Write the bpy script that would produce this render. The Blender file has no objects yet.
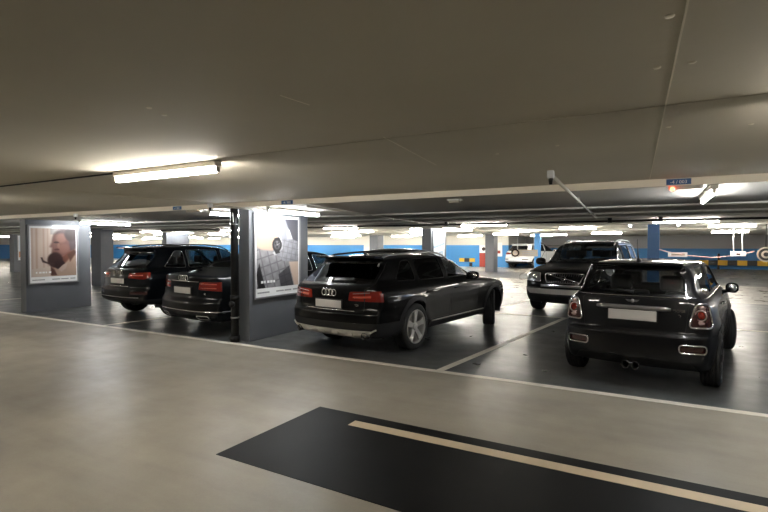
import bpy, bmesh, math, random
import numpy as np
from mathutils import Vector, Matrix, noise
random.seed(7)
PI = math.pi
SC = bpy.context.scene
COL = SC.collection
# ------------------------------------------------------------------ camera, world, exposure
CAMH = 1.6; TH = math.radians(28.9); PITCH = math.atan(12/490)
cam = bpy.data.cameras.new('camera'); camo = bpy.data.objects.new('camera', cam); COL.objects.link(camo)
cam.sensor_width = 36; cam.lens = 36*490/768; cam.clip_end = 300; cam.clip_start = .05
camo.location = (0, 0, CAMH); camo.rotation_euler = (PI/2-PITCH, 0, TH)
SC.camera = camo
w = bpy.data.worlds.new('world'); SC.world = w; w.use_nodes = True
w.node_tree.nodes['Background'].inputs[0].default_value = (.9, .95, 1, 1)
w.node_tree.nodes['Background'].inputs[1].default_value = 0.0
SC.view_settings.view_transform = 'Standard'; SC.view_settings.look = 'None'
SC.view_settings.gamma = 1; SC.view_settings.use_curve_mapping = False
SC.view_settings.exposure = 2.0
TUBE = 35.0

# ------------------------------------------------------------------ materials
MATS = {}
def mat(name, col, rough=.5, metal=0, coat=0, emis=None, es=0, spec=.5, bump=0, bscale=20, var=0, vscale=3, transm=0):
    if name in MATS: return MATS[name]
    m = bpy.data.materials.new(name); m.use_nodes = True; nt = m.node_tree; N = nt.nodes; L = nt.links
    b = N['Principled BSDF']
    b.inputs['Base Color'].default_value = (*col, 1); b.inputs['Roughness'].default_value = rough
    b.inputs['Metallic'].default_value = metal; b.inputs['Coat Weight'].default_value = coat
    b.inputs['Coat Roughness'].default_value = .04; b.inputs['Specular IOR Level'].default_value = spec
    b.inputs['Transmission Weight'].default_value = transm
    if emis: b.inputs['Emission Color'].default_value = (*emis, 1); b.inputs['Emission Strength'].default_value = es
    tc = N.new('ShaderNodeTexCoord')
    if var:
        n = N.new('ShaderNodeTexNoise'); n.inputs['Scale'].default_value = vscale; n.inputs['Detail'].default_value = 6
        L.new(tc.outputs['Object'], n.inputs['Vector'])
        mr = N.new('ShaderNodeMapRange'); mr.inputs['From Min'].default_value = .3; mr.inputs['From Max'].default_value = .7
        mr.inputs['To Min'].default_value = 1-var; mr.inputs['To Max'].default_value = 1+var
        L.new(n.outputs['Fac'], mr.inputs['Value'])
        vm = N.new('ShaderNodeVectorMath'); vm.operation = 'SCALE'; vm.inputs[0].default_value = col
        L.new(mr.outputs['Result'], vm.inputs['Scale']); L.new(vm.outputs['Vector'], b.inputs['Base Color'])
    if bump:
        n = N.new('ShaderNodeTexNoise'); n.inputs['Scale'].default_value = bscale; n.inputs['Detail'].default_value = 4
        L.new(tc.outputs['Object'], n.inputs['Vector'])
        bp = N.new('ShaderNodeBump'); bp.inputs['Strength'].default_value = bump; bp.inputs['Distance'].default_value = .01
        L.new(n.outputs['Fac'], bp.inputs['Height']); L.new(bp.outputs['Normal'], b.inputs['Normal'])
    MATS[name] = m; return m

def floor_mat(name, col, rough, var):
    m = bpy.data.materials.new(name); m.use_nodes = True; nt = m.node_tree; N = nt.nodes; L = nt.links
    b = N['Principled BSDF']; tc = N.new('ShaderNodeTexCoord')
    def noise_(scale, detail=5, vec=None, rot=0, sc=(1,1,1)):
        mp = N.new('ShaderNodeMapping'); mp.inputs['Scale'].default_value = sc; mp.inputs['Rotation'].default_value = (0,0,rot)
        L.new(tc.outputs['Object'], mp.inputs['Vector'])
        n = N.new('ShaderNodeTexNoise'); n.inputs['Scale'].default_value = scale; n.inputs['Detail'].default_value = detail
        n.inputs['Roughness'].default_value = .6
        L.new(mp.outputs['Vector'], n.inputs['Vector']); return n.outputs['Fac']
    def mr(v, a, b_, c, d):
        r = N.new('ShaderNodeMapRange'); L.new(v, r.inputs['Value'])
        for k, q in zip(('From Min','From Max','To Min','To Max'), (a,b_,c,d)): r.inputs[k].default_value = q
        return r.outputs['Result']
    def mul(a, b_):
        r = N.new('ShaderNodeMath'); r.operation = 'MULTIPLY'; L.new(a, r.inputs[0]); L.new(b_, r.inputs[1]); return r.outputs[0]
    big = mr(noise_(.9, 6), .3, .7, 1-var, 1+var)
    scuff = mr(noise_(1.6, 4, rot=.12, sc=(.35, 2.2, 1)), .45, .75, 1, 1-var*.9)
    fine = mr(noise_(60, 2), .3, .7, .97, 1.03)
    spots = mr(noise_(9, 3), .70, .76, 1, .93)
    f = mul(mul(big, scuff), mul(fine, spots))
    vm = N.new('ShaderNodeVectorMath'); vm.operation = 'SCALE'; vm.inputs[0].default_value = col
    L.new(f, vm.inputs['Scale']); L.new(vm.outputs['Vector'], b.inputs['Base Color'])
    L.new(mr(noise_(2.3, 5), .3, .7, rough-.08, rough+.1), b.inputs['Roughness'])
    bp = N.new('ShaderNodeBump'); bp.inputs['Strength'].default_value = .12; bp.inputs['Distance'].default_value = .006
    L.new(noise_(9, 4), bp.inputs['Height']); L.new(bp.outputs['Normal'], b.inputs['Normal'])
    return m

def glass_mat(name, tint, gl=.08):
    m = bpy.data.materials.new(name); m.use_nodes = True; nt = m.node_tree; N = nt.nodes; L = nt.links
    N.remove(N['Principled BSDF']); out = N['Material Output']
    t = N.new('ShaderNodeBsdfTransparent'); t.inputs[0].default_value = (*tint, 1)
    g = N.new('ShaderNodeBsdfGlossy'); g.inputs['Roughness'].default_value = .02; g.inputs[0].default_value = (.9,.95,1,1)
    fr = N.new('ShaderNodeLayerWeight'); fr.inputs['Blend'].default_value = .35
    mr = N.new('ShaderNodeMapRange'); mr.inputs['To Min'].default_value = gl*.6; mr.inputs['To Max'].default_value = .6
    L.new(fr.outputs['Fresnel'], mr.inputs['Value'])
    mx = N.new('ShaderNodeMixShader'); L.new(mr.outputs['Result'], mx.inputs[0]); L.new(t.outputs[0], mx.inputs[1]); L.new(g.outputs[0], mx.inputs[2])
    L.new(mx.outputs[0], out.inputs['Surface']); return m

M_black = mat('paint_black', (.002,.002,.0024), .4, 0, .55, spec=.08)
M_night = mat('paint_black_blue', (.002,.003,.0045), .4, 0, .55, spec=.08)
M_graph = mat('paint_graphite', (.0060,.0062,.0075), .45, .2, .55, spec=.15)
M_white = mat('paint_white', (.75,.76,.76), .3, 0, .8)
M_clad = mat('cladding_grey', (.013,.013,.014), .55, spec=.3)
M_plast = mat('black_plastic', (.008,.008,.008), .5, spec=.3)
M_rub = mat('tyre_rubber', (.013,.013,.013), .7, bump=.2, bscale=60)
M_chrome = mat('chrome', (.75,.75,.76), .12, 1)
M_alu = mat('satin_alloy', (.38,.37,.36), .32, .9)
M_rim = mat('silver_rim', (.58,.57,.55), .35, .5)
M_skid = mat('skid_plate_metal', (.50,.47,.43), .4, .3)
M_rimd = mat('dark_rim', (.04,.04,.042), .3, .8)
M_plate = mat('number_plate', (.62,.60,.58), .4)
M_red = mat('tail_lamp_red', (.22,.016,.009), .12, 0, 1)
M_redb = mat('tail_lamp_bright', (.60,.10,.06), .15, 0, 1)
M_amber = mat('lamp_clear_pink', (.5,.36,.34), .12, .3, 1)
M_lampg = mat('headlamp_glass', (.45,.46,.47), .08, .6, 1)
M_darkred = mat('reflector_dark_red', (.045,.010,.009), .2, 0, 1)
M_seat = mat('seat_leather', (.03,.03,.03), .5)
M_int = mat('car_interior', (.01,.01,.01), .8)
M_gap = mat('panel_gap', (.002,.002,.002), .8)
G_dark = glass_mat('tinted_glass', (.10,.10,.11))
G_mid = glass_mat('car_glass', (.42,.44,.44), .05)
G_clear = glass_mat('clear_glass', (.80,.82,.82), .03)
M_exh = mat('dark_exhaust_steel', (.10,.10,.10), .25, .9)

# ------------------------------------------------------------------ object helpers
def link(name, me, parent=None):
    o = bpy.data.objects.new(name, me); COL.objects.link(o)
    if parent: o.parent = parent
    return o
def thing(name, label, cat, loc=(0,0,0), rz=0, group=None):
    o = bpy.data.objects.new(name, None); COL.objects.link(o); o.empty_display_size = .2
    o.location = loc; o.rotation_euler = (0,0,rz); tag(o, label, cat, group); return o
def tag(o, label, cat, group=None, kind=None):
    if label: o['label'] = label
    if cat: o['category'] = cat
    if group: o['group'] = group
    if kind: o['kind'] = kind
    return o
def copy_tree(o, parent=None):
    c = o.copy(); COL.objects.link(c)
    if parent: c.parent = parent; c.matrix_parent_inverse = o.matrix_parent_inverse.copy()
    for ch in [x for x in bpy.data.objects if x.parent == o]: copy_tree(ch, c)
    return c
def finish(bm, name, m, parent=None, smooth=False, bevel=0, loc=None):
    bmesh.ops.recalc_face_normals(bm, faces=bm.faces)
    me = bpy.data.meshes.new(name); bm.to_mesh(me); bm.free()
    if smooth: me.polygons.foreach_set('use_smooth', [True]*len(me.polygons))
    me.materials.append(m); o = link(name, me, parent)
    if bevel:
        b = o.modifiers.new('b', 'BEVEL'); b.width = bevel; b.segments = 2; b.limit_method = 'ANGLE'
    if smooth and bevel == 0:
        pass
    if loc: o.location = loc
    return o
def box(bm, x0, x1, y0, y1, z0, z1, M=None):
    v = [bm.verts.new((x,y,z)) for x in (x0,x1) for y in (y0,y1) for z in (z0,z1)]
    if M is not None:
        for q in v: q.co = M @ q.co
    for f in ((0,1,3,2),(4,6,7,5),(0,4,5,1),(2,3,7,6),(0,2,6,4),(1,5,7,3)): bm.faces.new([v[i] for i in f])
def tube(bm, pts, r, n=8, closed=False):
    pts = [Vector(p) for p in pts]; rings = []; m = len(pts)
    up = Vector((0,0,1))
    prev = None
    for i, p in enumerate(pts):
        if closed: t = (pts[(i+1)%m]-pts[i-1])
        else: t = (pts[min(i+1,m-1)]-pts[max(i-1,0)])
        if t.length < 1e-9: t = Vector((1,0,0))
        t.normalize()
        a = prev if prev is not None else (up if abs(t.z) < .9 else Vector((1,0,0)))
        s = a - t*a.dot(t)
        if s.length < 1e-6: s = Vector((0,1,0)) - t*t.y
        s.normalize(); prev = s; u = t.cross(s)
        rr = r[i] if hasattr(r, '__len__') else r
        rings.append([bm.verts.new(p + (s*math.cos(2*PI*k/n)+u*math.sin(2*PI*k/n))*rr) for k in range(n)])
    for i in range(m if closed else m-1):
        A, B = rings[i], rings[(i+1)%m]
        for k in range(n): bm.faces.new([A[k],A[(k+1)%n],B[(k+1)%n],B[k]])
    if not closed:
        bm.faces.new(rings[0][::-1]); bm.faces.new(rings[-1])
def lathe(bm, prof, axis='y', n=32, c=(0,0,0)):
    rings = []
    for (r, h) in prof:
        ring = []
        for k in range(n):
            a = 2*PI*k/n; x, z = r*math.cos(a), r*math.sin(a)
            p = (x,h,z) if axis == 'y' else ((h,x,z) if axis == 'x' else (x,z,h))
            ring.append(bm.verts.new((p[0]+c[0],p[1]+c[1],p[2]+c[2])))
        rings.append(ring)
    for i in range(len(rings)-1):
        for k in range(n): bm.faces.new([rings[i][k],rings[i][(k+1)%n],rings[i+1][(k+1)%n],rings[i+1][k]])
    return rings
def boxobj(name, m, parent, x0,x1,y0,y1,z0,z1, bevel=0, M=None):
    bm = bmesh.new(); box(bm,x0,x1,y0,y1,z0,z1,M); return finish(bm,name,m,parent,bevel=bevel)
def tubeobj(name, m, parent, pts, r, n=8, closed=False):
    bm = bmesh.new(); tube(bm,pts,r,n,closed); return finish(bm,name,m,parent,smooth=True)
def textobj(name, txt, size, m, parent, loc, rot, ext=.001, align='CENTER'):
    cu = bpy.data.curves.new('t','FONT'); cu.body = txt; cu.size = size; cu.align_x = align; cu.align_y = 'CENTER'; cu.extrude = ext
    cu.resolution_u = 3
    to = bpy.data.objects.new('t', cu); COL.objects.link(to)
    bpy.context.view_layer.update()
    me = bpy.data.meshes.new_from_object(to.evaluated_get(bpy.context.evaluated_depsgraph_get()))
    bpy.data.objects.remove(to); me.materials.clear(); me.materials.append(m)
    o = link(name, me, parent); o.location = loc; o.rotation_euler = rot; return o

# ------------------------------------------------------------------ car body maths
def pchip(xs, ys):
    xs = np.array(xs, float); ys = np.array(ys, float); h = np.diff(xs); d = np.diff(ys)/h
    m = np.zeros_like(xs); m[0] = d[0]; m[-1] = d[-1]
    for i in range(1, len(xs)-1):
        if d[i-1]*d[i] > 0:
            w1 = 2*h[i]+h[i-1]; w2 = h[i]+2*h[i-1]; m[i] = (w1+w2)/(w1/d[i-1]+w2/d[i])
    def f(x):
        x = np.clip(x, xs[0], xs[-1]); i = np.clip(np.searchsorted(xs, x)-1, 0, len(xs)-2)
        t = (x-xs[i])/h[i]; t2 = t*t; t3 = t2*t
        return (2*t3-3*t2+1)*ys[i]+(t3-2*t2+t)*h[i]*m[i]+(-2*t3+3*t2)*ys[i+1]+(t3-t2)*h[i]*m[i+1]
    return f
class Body:
    def __init__(s, sp):
        s.sp = sp
        s.T = pchip(*zip(*sp['top'])); s.R = pchip(*[[q[k] for q in sp['rear']] for k in (0,1)])
        s.Fr = pchip(*[[q[k] for q in sp['front']] for k in (0,1)])
        s.hw = pchip(*zip(*sp['side'])); s.plan = pchip(*zip(*sp['plan'])); s.gplan = pchip(*zip(*sp['gplan']))
        s.L = sp['L']; s.zb = sp['zb']; s.k = sp.get('k', .022)
    def F(s, P):
        x, y, z = P[...,0], np.abs(P[...,1]), P[...,2]; sp = s.sp; W = sp['W']/2; k = s.k
        g = np.clip((z-sp['belt'])/.12, 0, 1); g = g*g*(3-2*g)
        hw = s.hw(z)*(s.plan(x)*(1-g)+s.gplan(x)*g)
        for (ax, r, amt) in sp['flare']:
            d = np.sqrt((x-ax)**2+(z-sp['wr'])**2)
            hw = hw + amt*np.exp(-((d-r)/.10)**2)*(z < sp['belt'])
        for (z0, wd, amt) in sp.get('crease', []):
            hw = hw + amt*np.clip(1-np.abs(z-z0)/wd, 0, 1)
        yn = y/W
        a = [y-hw, z-(s.T(x)-sp['crown']*yn**2*np.where(z>sp['belt'],1,.8)),
             s.R(z)+sp['rcurve']*yn**sp.get('rpow',3)-x, x-(s.Fr(z)-sp['fcurve']*yn**2.6), s.zb-z]
        a = np.stack(a); mx = a.max(0)
        return mx + k*np.log(np.exp((a-mx)/k).sum(0))
    def root(s, O, D, tmax, n=70):
        """first crossing of F from inside to outside going along D"""
        ts = np.linspace(0, tmax, n); lo = np.zeros(len(O)); hi = np.full(len(O), tmax); done = np.zeros(len(O), bool)
        for i in range(1, n):
            v = s.F(O+D*ts[i]); c = (v > 0) & ~done
            hi[c] = ts[i]; lo[c] = ts[i-1]; done |= c
            if done.all(): break
        for _ in range(22):
            mid = (lo+hi)/2; v = s.F(O+D*mid[:,None]) > 0
            hi = np.where(v, mid, hi); lo = np.where(v, lo, mid)
        return O+D*((lo+hi)/2)[:,None]
    def surf(s, pts, d):
        """project outside-in: pts list of 3D start positions (outside), moving along d until F<0"""
        O = np.array(pts, float); D = np.tile(np.array(d, float), (len(O),1))
        ts = np.arange(0, 3.0, .01); lo = np.zeros(len(O)); hi = np.full(len(O), np.nan)
        for i in range(1, len(ts)):
            v = s.F(O+D*ts[i]) < 0; c = v & np.isnan(hi); hi[c] = ts[i]; lo[c] = ts[i-1]
            if not np.isnan(hi).any(): break
        hi = np.where(np.isnan(hi), .3, hi)
        for _ in range(18):
            mid = (lo+hi)/2; v = s.F(O+D*mid[:,None]) < 0
            hi = np.where(v, mid, hi); lo = np.where(v, lo, mid)
        return O+D*hi[:,None]
    def rear(s, yz, off=0): return [Vector(p)-Vector((off,0,0)) for p in s.surf([(-.3,y,z) for y,z in yz], (1,0,0))]
    def frontp(s, yz, off=0): return [Vector(p)+Vector((off,0,0)) for p in s.surf([(s.L+.3,y,z) for y,z in yz], (-1,0,0))]
    def side(s, xz, sg=1, off=0): return [Vector(p)+Vector((0,sg*off,0)) for p in s.surf([(x,sg*1.3,z) for x,z in xz], (0,-sg,0))]
    def topp(s, xy, off=0): return [Vector(p)+Vector((0,0,off)) for p in s.surf([(x,y,2.2) for x,y in xy], (0,0,-1))]
    def normals(s, P):
        e = 1e-3; G = np.zeros_like(P)
        for k in range(3):
            d = np.zeros(3); d[k] = e; G[:,k] = s.F(P+d)-s.F(P-d)
        return G/np.maximum(np.linalg.norm(G, axis=1), 1e-9)[:,None]
    def mesh(s):
        sp = s.sp; L = s.L; nx, ny, nz = sp.get('res', (130, 34, 36)); zc = sp['zc']; core = (sp.get('c0', .6), L-sp.get('c1', .7))
        X = np.linspace(0, L, nx+1); Y = np.linspace(-1, 1, ny+1); Z = np.linspace(0, 1, nz+1)
        HW = .95; ZT = 1.7; idx = {}; pts = []
        def vid(i, j, k):
            if (i,j,k) not in idx:
                idx[(i,j,k)] = len(pts); pts.append((X[i], Y[j]*HW, Z[k]*ZT))
            return idx[(i,j,k)]
        faces = []
        for i in range(nx):
            for j in range(ny):
                faces.append((vid(i,j,0),vid(i,j+1,0),vid(i+1,j+1,0),vid(i+1,j,0)))
                faces.append((vid(i,j,nz),vid(i+1,j,nz),vid(i+1,j+1,nz),vid(i,j+1,nz)))
            for k in range(nz):
                faces.append((vid(i,0,k),vid(i+1,0,k),vid(i+1,0,k+1),vid(i,0,k+1)))
                faces.append((vid(i,ny,k),vid(i,ny,k+1),vid(i+1,ny,k+1),vid(i+1,ny,k)))
        for j in range(ny):
            for k in range(nz):
                faces.append((vid(0,j,k),vid(0,j,k+1),vid(0,j+1,k+1),vid(0,j+1,k)))
                faces.append((vid(nx,j,k),vid(nx,j+1,k),vid(nx,j+1,k+1),vid(nx,j,k+1)))
        P = np.array(pts, float); O = P.copy(); O[:,0] = np.clip(P[:,0], *core); O[:,1] = 0; O[:,2] = zc
        D = P-O; D /= np.linalg.norm(D, axis=1)[:,None]
        Q = s.root(O, D, 2.2, 110)
        bm = bmesh.new(); vs = [bm.verts.new(q) for q in Q]
        for f in faces: bm.faces.new([vs[i] for i in f])
        return bm

def poly_planes(poly, axis, lo=None, hi=None, sgn=0):
    """convex polygon in 2D -> list of (normal, d) with inside n.p-d>0. axis 'y': (x,z); 'x': (y,z); 'z': (x,y)"""
    A = sum(poly[i][0]*poly[(i+1)%len(poly)][1]-poly[(i+1)%len(poly)][0]*poly[i][1] for i in range(len(poly)))
    if A < 0: poly = poly[::-1]
    pl = []
    for i in range(len(poly)):
        a = poly[i]; b = poly[(i+1)%len(poly)]; ex, ey = b[0]-a[0], b[1]-a[1]; l = math.hypot(ex, ey)
        if l < 1e-6: continue
        nx, ny = -ey/l, ex/l; d = nx*a[0]+ny*a[1]
        n = {'y': (nx,0,ny), 'x': (0,nx,ny), 'z': (nx,ny,0)}[axis]; pl.append((Vector(n), d))
    return pl
def rpoly(poly, r, seg=3):
    """round the corners of a convex polygon"""
    out = []; n = len(poly)
    for i in range(n):
        p0, p, p1 = Vector(poly[i-1]), Vector(poly[i]), Vector(poly[(i+1)%n])
        a = (p0-p); b = (p1-p); rr = min(r, a.length*.45, b.length*.45); A = p+a.normalized()*rr; B = p+b.normalized()*rr
        for k in range(seg+1):
            t = k/seg; q = A*(1-t)**2+p*2*t*(1-t)+B*t*t; out.append((q.x, q.y))
    return out
def carve(bm, planes, extra=()):
    """cut the region out of bm (convex planes; extra = loose half-spaces not cut), return it as new bmesh"""
    ext = list(extra); MARG = -.14
    cand = []
    for f in bm.faces:
        c = f.calc_center_median()
        ok = True
        for n, d in planes:
            if n.dot(c)-d < MARG: ok = False; break
        if ok:
            for n, d in ext:
                if n.dot(c)-d < 0: ok = False; break
        if ok: cand.append(f)
    for n, d in planes:
        if not cand: break
        geo = set(cand)
        for f in cand: geo.update(f.edges); geo.update(f.verts)
        r = bmesh.ops.bisect_plane(bm, geom=list(geo), dist=1e-5, plane_co=n*d, plane_no=n)
        cand = [g for g in r['geom'] if isinstance(g, bmesh.types.BMFace)]
        # keep only the faces not entirely outside
        cand = [f for f in cand if n.dot(f.calc_center_median())-d > -1e-6]
    sel = [f for f in cand if f.is_valid and all(n.dot(f.calc_center_median())-d > -1e-6 for n, d in planes)]
    nb = bmesh.new(); vm = {}
    for f in sel:
        vs = []
        for v in f.verts:
            if v not in vm: vm[v] = nb.verts.new(v.co)
            vs.append(vm[v])
        try: nb.faces.new(vs)
        except ValueError: pass
    bmesh.ops.delete(bm, geom=sel, context='FACES')
    return nb

class Car:
    def __init__(s, name, label, cat, sp, paint, group=None):
        s.sp = sp; s.B = Body(sp); s.bm = s.B.mesh(); s.paint = paint
        s.root = thing(name, label, cat, group=group); s.off = sp['L']/2
        s.name = name
    def put(s, bm, name, m, parent=None, inset=0, thick=0, smooth_n=True, label=None):
        P = np.array([v.co for v in bm.verts], float)
        if len(P) == 0: bm.free(); return None
        NN = s.B.normals(P)
        me = bpy.data.meshes.new(name)
        for v, n in zip(bm.verts, NN):
            v.co = v.co-Vector(n)*inset; v.co.x -= s.off
        bm.to_mesh(me); bm.free()
        me.polygons.foreach_set('use_smooth', [True]*len(me.polygons))
        me.normals_split_custom_set_from_vertices([tuple(n) for n in NN])
        me.materials.append(m); o = link(name, me, parent or s.root)
        if label: o['label'] = label
        return o
    def small(s, bm, name, m, parent=None, smooth=True, bevel=0, label=None):
        for v in bm.verts: v.co.x -= s.off
        o = finish(bm, name, m, parent or s.root, smooth=smooth, bevel=bevel)
        if label: o['label'] = label
        return o
    def cut_side(s, poly, sg, name, m, parent=None, inset=.004, ymin=.35, src=None, label=None, xr=None):
        pl = poly_planes(poly, 'y'); b = carve(src or s.bm, pl, [(Vector((0,sg,0)), ymin)])
        return s.put(b, name, m, parent, inset, label=label) if name else b
    def cut_rear(s, poly, name, m, parent=None, inset=.003, xmax=1.2, label=None, src=None):
        b = carve(src or s.bm, poly_planes(poly, 'x'), [(Vector((-1,0,0)), -xmax)])
        return s.put(b, name, m, parent, inset, label=label) if name else b
    def cut_front(s, poly, name, m, parent=None, inset=.003, xmin=2.4, label=None):
        b = carve(s.bm, poly_planes(poly, 'x'), [(Vector((1,0,0)), xmin)])
        return s.put(b, name, m, parent, inset, label=label)
    def ring(s, pts, r, name, m, parent=None, closed=True, label=None, n=6):
        bm = bmesh.new(); tube(bm, pts, r, n, closed); return s.small(bm, name, m, parent, label=label)
    def dense(s, poly, step=.05, closed=True):
        out = []
        n = len(poly)
        for i in range(n if closed else n-1):
            a, b = poly[i], poly[(i+1)%n]; k = max(1, int(math.hypot(b[0]-a[0], b[1]-a[1])/step))
            for j in range(k): out.append((a[0]+(b[0]-a[0])*j/k, a[1]+(b[1]-a[1])*j/k))
        if not closed: out.append(poly[-1])
        return out
    def doors(s, specs):
        """specs: list of (door polygon, window polygon list, glass)"""
        for sg in (1, -1):
            for door, wins, gm in specs:
                ws = [s.cut_side(w, sg, None, None, ymin=.3) for w in wins]
                d = s.cut_side(door, sg, None, None, ymin=.3)
                do = s.put(d, 'door', s.paint)
                for wb, wp in zip(ws, wins):
                    wo = s.put(wb, 'side_window', gm, do, .008)
                    s.ring(s.B.side(s.dense(wp, .06), sg, .001), .006, 'window_trim', s.trim, do)
                s.ring(s.B.side(s.dense(door, .08), sg, -.002), .0045, 'door_seam', M_gap, do)
                hx, hz = s.handle(door)
                p = s.B.side([(hx-.11,hz),(hx-.05,hz+.006),(hx+.05,hz+.006),(hx+.11,hz)], sg)
                p = [q+Vector((0,sg*o,0)) for q, o in zip(p, (.0,.03,.03,.0))]
                s.ring(p, .011, 'door_handle', s.handle_mat, do, closed=False)
    def handle(s, door):
        x0 = min(p[0] for p in door); return x0+.2, s.sp['hz']
    def arches(s, clad=None, cladw=.075):
        sp = s.sp
        for ax in sp['axles']:
            for sg in (1, -1):
                R = sp['wr']+.045
                def arch(R): return [(ax+R*math.cos(a), sp['wr']+R*math.sin(a)) for a in np.linspace(0, PI, 22)]+[(ax-R, .0), (ax+R, .0)]
                if clad:
                    b = s.cut_side(arch(R+cladw), sg, None, None, ymin=.4)
                    h = s.cut_side(arch(R), sg, None, None, ymin=.4, src=b); h.free()
                    s.put(b, 'wheel_arch_trim', clad, inset=-.008)
                else:
                    b = s.cut_side(arch(R), sg, None, None, ymin=.4); b.free()
                    s.ring(s.B.side([(ax+(R+.004)*math.cos(a), sp['wr']+(R+.004)*math.sin(a)) for a in np.linspace(-.25, PI+.25, 26)], sg, -.004), .008, 'wheel_arch_lip', s.paint, closed=False)
                bm = bmesh.new(); yo = sg*(sp['W']/2-.06); yi = sg*(sp['W']/2-.34)
                A = []; Bq = []
                for a in np.linspace(-.3, PI+.3, 20):
                    x = ax+R*1.0*math.cos(a); z = sp['wr']+R*1.0*math.sin(a)
                    A.append(bm.verts.new((x,yo,z))); Bq.append(bm.verts.new((x,yi,z)))
                for i in range(19): bm.faces.new([A[i],A[i+1],Bq[i+1],Bq[i]])
                bm.faces.new(Bq)
                s.small(bm, 'wheel_well', M_gap)
    def wheel(s, x, y, steer=0, style='five', rimm=None):
        sp = s.sp; r = sp['wr']; w = sp['tw']; sg = 1 if y > 0 else -1
        rr = sp['rim']; bm = bmesh.new()
        h = w/2
        prof = [(rr*.97,-h*.86),(rr+.012,-h*.98),((r+rr)/2,-h),(r-.022,-h*.93),(r-.004,-h*.78)]
        g = []
        for q in (-.5, -.17, .17, .5): g += [(r, h*(q-.09)),(r-.008, h*(q-.07)),(r-.008, h*(q+.07)),(r, h*(q+.09))]
        prof += g + [(r-.004,h*.78),(r-.022,h*.93),((r+rr)/2,h),(rr+.012,h*.98),(rr*.97,h*.86)]
        lathe(bm, prof, 'y', 48); 
        we = finish(bm, 'wheel', M_rub, s.root, smooth=True)
        we.location = (x-s.off, y, r); we.rotation_euler = (0,0,steer)
        bm = bmesh.new(); o = sg*h
        lathe(bm, [(rr*.98,o*.88),(rr,o*.9),(rr*.99,o*.98),(rr*.94,o*.97),(rr*.9,o*.75),(rr*.88,-o*.6),(.04,-o*.6)], 'y', 40)
        ns = {'five':5,'ten':10,'seven':7}[style]
        for k in range(ns):
            a = 2*PI*k/ns+.3
            wid = {'five':.05,'ten':.022,'seven':.035}[style]
            parts = [(0.05, wid*.8, .70), (rr*.55, wid*.75, .82), (rr*.93, wid*1.15, .86)]
            ca, sa = math.cos(a), math.sin(a); prev = None
            for (q, wd, oo) in parts:
                c = Vector((q*ca, o*oo, q*sa)); t = Vector((-sa,0,ca)); dn = Vector((0,-o*.28,0))
                ring = [bm.verts.new(c+t*wd), bm.verts.new(c-t*wd), bm.verts.new(c-t*wd*.8+dn), bm.verts.new(c+t*wd*.8+dn)]
                if prev:
                    for i in range(4): bm.faces.new([prev[i],prev[(i+1)%4],ring[(i+1)%4],ring[i]])
                prev = ring
        rm = finish(bm, 'rim', rimm or s.rimm, we, smooth=False)
        bm = bmesh.new(); lathe(bm, [(0.001,o*.84),(.045,o*.83),(.06,o*.78),(.062,o*.5)], 'y', 24); finish(bm, 'hub_cap', rimm or s.rimm, we, smooth=True)
        bm = bmesh.new(); lathe(bm, [(0.001,o*.1),(.14,o*.1),(.145,-o*.02)], 'y', 24); finish(bm, 'brake_disc', M_alu, we, smooth=True)
        return we
    def mirror(s, x, z, sg, m, m2=None, size=(.10,.12,.075)):
        p = s.B.side([(x,z)], sg)[0]; bm = bmesh.new(); c = p+Vector((-.02, sg*(.06+size[1]*.75), .05))
        n = 16; mm = 12; rings = []
        for i in range(1, mm):
            th = PI*i/mm; rings.append([])
            for k in range(n):
                ph = 2*PI*k/n
                def se(v, e): return math.copysign(abs(v)**e, v)
                X = size[0]*se(math.sin(th),.8)*se(math.cos(ph),.8); Y = size[1]*se(math.cos(th),.75); Z = size[2]*se(math.sin(th),.8)*se(math.sin(ph),.8)
                if X < 0: X *= .35
                rings[-1].append(bm.verts.new(c+Vector((X+abs(Y)*-.15, Y, Z))))
        for i in range(len(rings)-1):
            for k in range(n): bm.faces.new([rings[i][k],rings[i][(k+1)%n],rings[i+1][(k+1)%n],rings[i+1][k]])
        bm.faces.new(rings[0]); bm.faces.new(rings[-1])
        o = s.small(bm, 'wing_mirror', m)
        bm = bmesh.new(); tube(bm, [p+Vector((0,-sg*.03,-.02)), p+Vector((0,sg*.05,0)), c+Vector((.02,-sg*.02,-size[2]*.5))], [.03,.025,.03], 8)
        s.small(bm, 'mirror_arm', m, o)
        bm = bmesh.new(); gx = c.x-size[0]*.36
        tube(bm, [Vector((gx,c.y,c.z)), Vector((gx-.006,c.y,c.z))], [size[2]*.78,size[2]*.72], 20)
        for v in bm.verts: v.co.y = c.y+(v.co.y-c.y)*size[1]/size[2]
        s.small(bm, 'mirror_glass', M_chrome if m2 is None else m2, o)
        return o
    def plate(s, z, x=None, w=.52, h=.11, y=0, front=False, tilt=0):
        p = (s.B.frontp if front else s.B.rear)([(y,z),(y+.2,z),(y,z+.05),(y,z-.05)])
        xx = (max if front else min)(q.x for q in p); sg = 1 if front else -1
        bm = bmesh.new(); box(bm, xx, xx+sg*.014, y-w/2, y+w/2, z-h/2, z+h/2)
        o = s.small(bm, 'number_plate', M_plate, smooth=False, bevel=.004)
        bm = bmesh.new(); box(bm, xx-sg*.02, xx+sg*.008, y-w/2-.012, y+w/2+.012, z-h/2-.012, z+h/2+.012)
        s.small(bm, 'plate_frame', M_plast, o, smooth=False, bevel=.004); return o
    def rings4(s, x, z, y0, R=.046, front=False):
        bm = bmesh.new()
        for k in range(4):
            yc = y0+(k-1.5)*R*1.42
            tube(bm, [(x, yc+R*math.cos(a), z+R*math.sin(a)) for a in np.linspace(0, 2*PI, 24, endpoint=False)], .0075, 6, True)
        return s.small(bm, 'ring_badge', M_chrome)
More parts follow.
